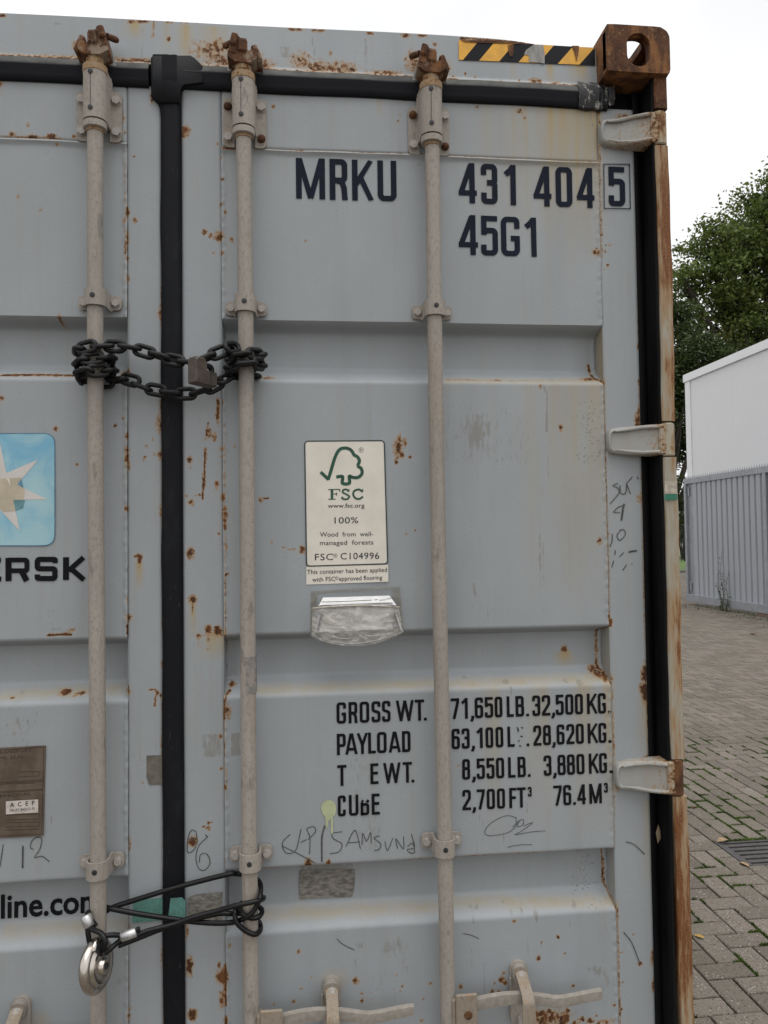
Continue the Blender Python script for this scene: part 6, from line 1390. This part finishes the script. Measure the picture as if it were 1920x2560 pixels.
# moss and tiny weeds in the joints near the container
moss = MB()
def tuft(x, y, r):
    n = random.randint(5, 9)
    for k in range(n):
        a = random.random()*2*PI; rr_ = random.random()*r; px, py = x+rr_*math.cos(a), y+rr_*math.sin(a); h = random.uniform(.004, .011); w = random.uniform(.003, .006); b_ = random.random()*PI
        dx, dy_ = math.cos(b_)*w, math.sin(b_)*w; lx, ly = random.uniform(-.006, .006), random.uniform(-.006, .006)
        moss.add([(px-dx, py-dy_, -.008), (px+dx, py+dy_, -.008), (px+lx, py+ly, h)], [(0, 1, 2)])
for b in bricks:
    if b[1] > 4.0 or b[0] > 4: continue
    for e in range(2):
        along = e == 0; L = (b[2]-b[0]) if along else (b[3]-b[1])
        for k in range(int(L/.006)):
            x = b[0]+k*.006 if along else b[0]; y = b[1] if along else b[1]+k*.006
            d = mnoise.noise(Vector((x*3.1, y*3.1, 0)))+.6*mnoise.noise(Vector((x*11, y*11, 4)))
            if d > (.03 if not along else .26): tuft(x, y, .0045)
mossm = plain('green joint moss', (0.075, 0.120, 0.018), .9, 0, .5, 14); o = moss.build('moss', mossm, None, smooth=None); o['kind'] = 'stuff'; o['label'] = 'green moss growing in the paving joints'
# weeds along the gate foot
# ---- drain grate
dg_ = empty('drain_grate', (GX0, GY0, 0)); tag(dg_, 'dark cast iron drain grate with long slots set in the paving', 'drain')
iron = plain('dark cast iron', (0.075, 0.070, 0.070), .6, .4, .25, 40, None, .0012)
m = MB(); x0, x1_, y0, y1 = GX0+.004, GX1-.004, GY0+.004, GY1-.004; fr = .028
m.box((x0, y0, -.03), (x0+fr+.012, y1, -.002), .002); m.build('frame_side', iron, dg_); m = MB(); m.box((x1_-fr-.012, y0, -.03), (x1_, y1, -.002), .002); m.build('frame_side', iron, dg_)
ns = 6; ph = (y1-y0)/ns
for k in range(ns+1):
    yc = y0+k*ph; m = MB(); a = max(y0, yc-ph*.27); b = min(y1, yc+ph*.27); m.box((x0+fr+.010, a, -.028), (x1_-fr-.010, b, -.0026), .003); m.build('bar', iron, dg_)
for k in range(ns):
    yc = y0+(k+.5)*ph
    m = MB(); m.lathe((x0+fr+.006, yc, -.028), (0, 0, 1), [(0, .004), (.0245, .004)], 6); m.build('slot_end', iron, dg_)
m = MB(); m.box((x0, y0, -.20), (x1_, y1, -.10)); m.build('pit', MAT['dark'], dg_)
# fallen leaves
leafm = [plain('yellow fallen leaf', (0.36, 0.22, 0.045), .7, 0, .3, 60), plain('tan fallen leaf', (0.28, 0.19, 0.10), .7, 0, .3, 60), plain('red brown fallen leaf', (0.12, 0.05, 0.03), .7, 0, .3, 60)]
def leaf(x, y, s_, k, label, rz, z=.004):
    m = MB(); pts = [(0, -1), (.35, -.6), (.5, -.1), (.38, .45), (0, 1), (-.38, .45), (-.5, -.1), (-.35, -.6)]
    cs_, sn = math.cos(rz), math.sin(rz); vs = [(0, 0, z+.002)]
    for u, v in pts: vs.append((u*s_*cs_-v*s_*sn, u*s_*sn+v*s_*cs_, z+s_*.35*abs(u)+random.uniform(0, .15)*s_))
    m.add(vs, [(0, i+1, (i+1) % 8+1) for i in range(8)]); me = m.mesh('fallen_leaf', 60); o = link('fallen_leaf', me, leafm[k]); o.location = (x, y, 0); tag(o, label, 'leaf', 'leaves fallen on the paving')
def GP(px, py):
    d = ray(px, py); t_ = -CAM.z/d.z; return CAM+d*t_
g = GP(1736, 2345); leaf(g.x+.02, g.y, .022, 0, 'small yellow leaf lying beside the rusty post foot', .6)
g = GP(1807, 2104); leaf(g.x, g.y, .040, 1, 'curled tan leaf at the upper corner of the drain grate', 1.9)
g = GP(1860, 2163); leaf(g.x, g.y, .030, 1, 'curled tan leaf at the lower corner of the drain grate', .3)
g = GP(1882, 1587); leaf(g.x, g.y, .07, 2, 'red brown leaf lying on the far paving', .3)
g = GP(1735, 2020); leaf(g.x, g.y, .020, 2, 'tiny brown leaf on the paving near the lowest hinge', 2.2)

# ------------------------------------------------------------------ gate of profiled steel
GXX = 9.35
ya = PX(1718, 1400, GXX).y; yb2 = 8.2; zt1 = PX(1711, 1192, GXX).z; zt = (zt1+PX(1918, 1172, GXX).z)/2; zbt = .07
gate = empty('sliding_gate', (GXX, ya, 0)); tag(gate, 'grey galvanised sliding gate of vertical ribbed sheet beside the white hall', 'gate')
t = NT('galvanised steel'); v = t.vor(9); a = t.noise(30, 4, .6, (1, 1, .15)); sp = t.n.new('ShaderNodeSeparateColor'); t.l.new(v.outputs['Color'], sp.inputs[0])
col = t.mix(t.ramp(sp.outputs[0], 0, 1, 0, .5), (0.25, 0.265, 0.29), (0.33, 0.345, 0.365)); col = t.mix(t.ramp(a, .45, .7, 0, .5), col, (0.40, 0.41, 0.42)); MAT['galv'] = t.fin(col, .5, .35)
MAT['sheet'] = plain('grey profiled sheet', (0.335, 0.352, 0.385), .5, .1, .08, 3, (1, 1, .2))
m = MB(); m.box((GXX-.04, yb2, zt-.13), (GXX+.04, ya, zt), .004); m.build('top_rail', MAT['galv'], gate)
m = MB(); m.box((GXX-.06, yb2, zbt), (GXX+.06, ya, zbt+.17), .004); m.build('bottom_rail', MAT['galv'], gate)
for yv in (ya-.045, PX(1917, 1400, GXX).y-.05, yb2+.05): m = MB(); m.box((GXX-.045, yv-.045, zbt+.171), (GXX+.045, yv+.045, zt-.131), .004); m.build('stile', MAT['galv'], gate)
m = MB(); m.box((GXX+.01, ya-.34, zbt+.171), (GXX+.03, ya-.092, zt-.131)); m.build('back_plate', MAT['galv'], gate)
pitch = .207; sm = MB(); H_ = (zt-.131)-(zbt+.171); rows = []
sec = [(0, .030), (.012, .0), (.150, .0), (.162, .030), (pitch, .030)]
for z in (0, H_): rows.append([(xx, -yy_, z) for yy_, xx in sec])
sm.grid(rows); slat_me = sm.mesh('slat', 20); slat_me.materials.append(MAT['sheet'])
y = ya-.36
while y > yb2+.3:
    o = bpy.data.objects.new('slat', slat_me); COL.objects.link(o); o.parent = gate; o.location = (-.012, y-ya, zbt+.171); y -= pitch
m = MB(); m.tube([(GXX+.01, ya-.345-.01*math.sin(z*11), z) for z in lin(zbt+.18, zt-.14, .03)], .014, 6); m.build('rubber_edge', plain('pale edge strip', (0.40, 0.39, 0.38), .6), gate)
m = MB(); yy_ = yb2
while yy_ < ya-.1:
    m.add([(GXX, yy_, zt+.001), (GXX, yy_+.05, zt+.001), (GXX, yy_+.025, zt+.065), (GXX+.004, yy_, zt+.001), (GXX+.004, yy_+.05, zt+.001), (GXX+.004, yy_+.025, zt+.065)], [(0, 1, 2), (3, 5, 4), (0, 2, 5, 3), (1, 4, 5, 2)]); yy_ += .085
o = m.build('spike_strip', MAT['galv'], gate, smooth=None)
m = MB(); m.box((GXX-.02, ya-.20, zt-.42), (GXX+.0, ya-.14, zt-.2), .003); m.build('hook_plate', MAT['galv'], gate); m = MB(); m.box((GXX-.02, ya-.20, zbt+.25), (GXX, ya-.14, zbt+.45), .003); m.build('hook_plate', MAT['galv'], gate)
m = MB(); m.box((GXX-.05, PX(1900, 1540, GXX).y-2.5, .0), (GXX+.12, PX(1900, 1540, GXX).y, zbt-.004), .004); tag(m.build('gate_kerb', plain('brick red kerb', (0.19, 0.12, 0.085), .9, 0, .2, 20)), 'low reddish kerb block under the near part of the gate', 'kerb')
# scrubby weeds under the gate
wd = MB()
for k in range(900):
    yv = random.uniform(9, ya-.1); xv = GXX+random.gauss(-.25, .28); h = random.uniform(.02, .10)*(1 if mnoise.noise(Vector((xv*2, yv*1.6, 2))) > -.05 else .3); a = random.random()*PI; w = .006
    wd.add([(xv-math.cos(a)*w, yv-math.sin(a)*w, -.01), (xv+math.cos(a)*w, yv+math.sin(a)*w, -.01), (xv+random.uniform(-.05, .05), yv+random.uniform(-.05, .05), h)], [(0, 1, 2)])
o = wd.build('ground_weeds', plain('dull green weeds', (0.07, 0.085, 0.025), .8, 0, .4, 3), None, smooth=None); o['kind'] = 'stuff'; o['label'] = 'low weeds growing along the foot of the gate'
# the tall weed in front of the gate
g = GP(1806, 1512); wx, wy = GXX-.14, PX(1806, 1500, GXX-.14).y
weed = empty('tall_weed', (wx, wy, 0)); tag(weed, 'tall leafy weed standing against the ribbed grey gate', 'plant')
gl = plain('weed green', (0.060, 0.085, 0.020), .7, 0, .4, 8)
for hx_, hy_, H2 in ((0, 0, 1.28), (.02, -.22, .85), (.0, .17, .8), (.01, .07, .6)):
    m = MB(); pts = [(wx+hx_+.02*math.sin(k*.7), wy+hy_*(.45+.55*k/10)+.02*math.cos(k), H2*k/10) for k in range(11)]; m.tube(pts, .006, 5, radii=[.008-.0006*k for k in range(11)]); m.build('stem', gl, weed)
    m = MB()
    for k in range(int(60*H2)):
        t_ = random.random(); p0 = Vector(pts[int(t_*9.99)]); p0.z = H2*t_; a = random.random()*2*PI; L = random.uniform(.06, .15)*(1-.65*t_); d = Vector((math.cos(a)*.8, math.sin(a)*.8, random.uniform(-.1, .7))); sd = d.cross(Vector((0, 0, 1))).normalized()*L*.17
        m.add([p0, p0+d*L*.5+sd, p0+d*L-Vector((0, 0, L*.2)), p0+d*L*.5-sd], [(0, 1, 2, 3)])
    m.build('leaves', gl, weed, smooth=None)['kind'] = 'stuff'

# ------------------------------------------------------------------ white hall
WX = 11.5
c0 = PX(1713.5, 932.6, WX); WZ = c0.z-.06; wy1 = c0.y
hall = empty('white_hall', (WX, wy1, 0)); tag(hall, 'plain white panelled hall with a slim roof trim behind the gate', 'building')
white = plain('white coated panel', (0.66, 0.67, 0.69), .45, 0, .02, 2)
trim = plain('white trim', (0.74, 0.75, 0.77), .4, 0, .02, 2)
yy_ = wy1-.02; k = 0
while yy_ > 4.5:
    m = MB(); m.box((WX, yy_-1.1985, 0), (WX+.06, yy_, WZ-.22), .001); m.build('wall_panel', white, hall); yy_ -= 1.2
m = MB(); m.box((WX+.061, 4.6, 0), (WX+11, wy1-.06, WZ-.22)); m.build('hall_body', white, hall)
m = MB(); m.box((WX-.06, 4.4, WZ-.22), (WX+.10, wy1+.05, WZ), .006); m.build('roof_trim', trim, hall)
m = MB(); m.box((WX-.03, wy1-.27, 0), (WX-.001, wy1, WZ-.221), .004); m.build('corner_trim', trim, hall)
m = MB(); m.box((WX+.10, 4.45, WZ-.20), (WX+11, wy1, WZ-.06)); m.build('roof', plain('grey roof sheet', (0.3, 0.3, 0.31), .6), hall)

# ------------------------------------------------------------------ lawn, railing, trees
lawn = MB(); lawn.add([(12.8, 30.2, .02), (60, 30.2, .02), (60, 60, .02), (12.8, 60, .02)], [(0, 1, 2, 3)]); o = lawn.build('lawn', plain('mown grass', (0.075, 0.135, 0.022), .9, 0, .3, 1.2), None, smooth=None); o['kind'] = 'structure'
kb = MB(); kb.box((12.8, 30.0, -.01), (60, 30.2, .09), .01); o = kb.build('lawn_kerb', plain('kerb stone', (0.2, 0.19, 0.17), .9), None); o['kind'] = 'structure'
rail = empty('iron_railing', (24, 42.5, 0)); tag(rail, 'black iron spear topped railing at the back of the lawn', 'fence')
irn = plain('black iron', (0.012, 0.012, 0.013), .5)
pm = MB(); pm.box((-.014, -.014, 0), (.014, .014, 2.0)); pm.lathe((0, 0, 2.0), (0, 0, 1), [(0, .014), (.03, .035), (.10, .012), (.19, .002)], 6); pme = pm.mesh('picket', 30); pme.materials.append(irn)
for k in range(52):
    o = bpy.data.objects.new('picket', pme); COL.objects.link(o); o.parent = rail; o.location = (-5+k*.16, 0, .02)
for z in (.25, 1.78):
    m = MB(); m.box((19, 42.48, z), (27.4, 42.52, z+.05)); m.build('rail_bar', irn, rail)
for x in (20.5, 23.4, 26.3): m = MB(); m.box((x-.06, 42.42, 0), (x+.06, 42.58, 2.25)); m.build('post', irn, rail)

def leaf_mat(name, c1, c2, c3):
    t = NT(name); geo = t.n.new('ShaderNodeNewGeometry'); r = geo.outputs['Random Per Island']; a = t.noise(.55, 3)
    col = t.mix(t.ramp(r, 0, 1, smooth=False), c1, c2); col = t.mix(t.ramp(a, .58, .75, 0, .7), col, c3); m_ = t.fin(col, .5, 0, .35)
    tr = t.n.new('ShaderNodeBsdfTranslucent'); t.l.new(col, tr.inputs[0]); mx = t.n.new('ShaderNodeMixShader'); mx.inputs[0].default_value = .35; t.l.new(t.b.outputs[0], mx.inputs[1]); t.l.new(tr.outputs[0], mx.inputs[2]); t.l.new(mx.outputs[0], t.out.inputs[0]); return m_
bark = plain('tree bark', (0.045, 0.036, 0.028), .9, 0, .4, 6, (1, 1, .2))
def tree(name, label, base, lobes, lm, nleaf, ls, limb_r, trunk_h):
    """lobes: (centre, radius) blobs of foliage; leaves sit in twig clusters through the blobs"""
    root = empty(name, base); tag(root, label, 'tree', 'trees behind the hall')
    b = Vector(base); m = MB(); fork = b+Vector((0, 0, trunk_h))
    m.tube(smooth_path([b, b+Vector((.1, .0, trunk_h*.5)), fork], 5), .3, 10, radii=[limb_r*(1-.4*k/10) for k in range(11)]); m.build('trunk', bark, root)
    for c_, r in lobes:
        m = MB(); mid = fork.lerp(c_, .5)+Vector((random.uniform(-.4, .4), random.uniform(-.4, .4), .3)); pts = smooth_path([fork-Vector((0, 0, .4)), mid, c_], 5)
        m.tube(pts, .1, 7, radii=[limb_r*.45*(1-.8*k/(len(pts)-1)) for k in range(len(pts))])
        for q in range(9):
            v = Vector((random.gauss(0, 1), random.gauss(0, 1), random.gauss(0, 1))).normalized()*r*random.uniform(.6, .95); st = pts[-3]; m.tube(smooth_path([st, st.lerp(c_+v, .55)+Vector((0, 0, .1)), c_+v], 3), .02, 5, radii=[limb_r*.10*(1-.75*k/6) for k in range(7)])
        m.build('limb', bark, root)
    tot = sum(r**2.3 for _, r in lobes); V = []; 
    for c_, r in lobes:
        n = int(nleaf*(r**2.3)/tot); cl_ = max(8, n//120)
        d = rng.normal(size=(cl_, 3)); d /= np.linalg.norm(d, axis=1)[:, None]; rad = r*rng.uniform(.25, 1.0, cl_)**.55
        # uneven outline: every direction has its own reach
        reach = np.array([1+.28*mnoise.noise(Vector(v)*2.2+Vector((r, 0, c_.x))) for v in d]); cc = np.array(c_)+d*(rad*reach)[:, None]*np.array([1, 1, .85])
        k = n//cl_; pos = np.repeat(cc, k, 0)+rng.normal(size=(cl_*k, 3))*np.array([.36, .36, .17])*(ls/.2)
        V.append(pos)
    pos = np.concatenate(V); n = len(pos)
    nrm = rng.normal(size=(n, 3))+np.array([0, 0, .9]); nrm /= np.linalg.norm(nrm, axis=1)[:, None]; tv = rng.normal(size=(n, 3)); tv -= nrm*(tv*nrm).sum(1)[:, None]; tv /= np.linalg.norm(tv, axis=1)[:, None]; bv = np.cross(nrm, tv)
    s_ = ls*rng.uniform(.6, 1.25, n)[:, None]
    quad = np.stack([pos-tv*s_*.5, pos+bv*s_*.30+nrm*s_*.06, pos+tv*s_*.55-nrm*s_*.08, pos-bv*s_*.30+nrm*s_*.06], 1).reshape(-1, 3)
    me = bpy.data.meshes.new('crown'); me.vertices.add(4*n); me.vertices.foreach_set('co', quad.ravel()); me.loops.add(4*n); me.loops.foreach_set('vertex_index', np.arange(4*n, dtype=np.int32)); me.polygons.add(n); me.polygons.foreach_set('loop_start', (np.arange(n)*4).astype(np.int32)); me.update(calc_edges=True)
    o = link('crown', me, lm, root)
    return root
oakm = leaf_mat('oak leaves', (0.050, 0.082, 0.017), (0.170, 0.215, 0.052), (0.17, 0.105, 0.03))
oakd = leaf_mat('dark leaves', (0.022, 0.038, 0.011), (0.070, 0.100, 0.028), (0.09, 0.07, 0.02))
def lobe(px, py, rpx, Y): p_ = P(px, py, Y+random.uniform(-1.0, 1.0)); return (p_, rpx*.0162*(Y+1.84)/31.8)
Yt = 30.0
L1 = [lobe(*q, Yt) for q in ((1768, 610, 62), (1810, 575, 62), (1858, 600, 80), (1905, 560, 90), (1935, 480, 80), (1960, 620, 150), (1830, 690, 95), (1770, 700, 75), (1720, 720, 60), (1880, 760, 100), (1800, 800, 90), (2020, 560, 190), (2050, 800, 200), (1940, 880, 110), (1735, 800, 60), (1700, 690, 40), (1860, 850, 80))]
tree('oak_tree', 'tall broad oak with green and browning leaves rising over the white hall', (P(1935, 1346, Yt).x, Yt, 0), L1, oakm, 50000, .20, .42, 4.5)
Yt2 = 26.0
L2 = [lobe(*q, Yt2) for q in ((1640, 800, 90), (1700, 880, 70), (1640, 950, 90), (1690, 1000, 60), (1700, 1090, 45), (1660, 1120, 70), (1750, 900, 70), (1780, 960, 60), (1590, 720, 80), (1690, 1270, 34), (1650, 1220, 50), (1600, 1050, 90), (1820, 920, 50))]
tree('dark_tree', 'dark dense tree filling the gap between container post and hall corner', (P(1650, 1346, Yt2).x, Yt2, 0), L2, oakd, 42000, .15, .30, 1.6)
# far shrubs behind the railing
Yt3 = 46.0
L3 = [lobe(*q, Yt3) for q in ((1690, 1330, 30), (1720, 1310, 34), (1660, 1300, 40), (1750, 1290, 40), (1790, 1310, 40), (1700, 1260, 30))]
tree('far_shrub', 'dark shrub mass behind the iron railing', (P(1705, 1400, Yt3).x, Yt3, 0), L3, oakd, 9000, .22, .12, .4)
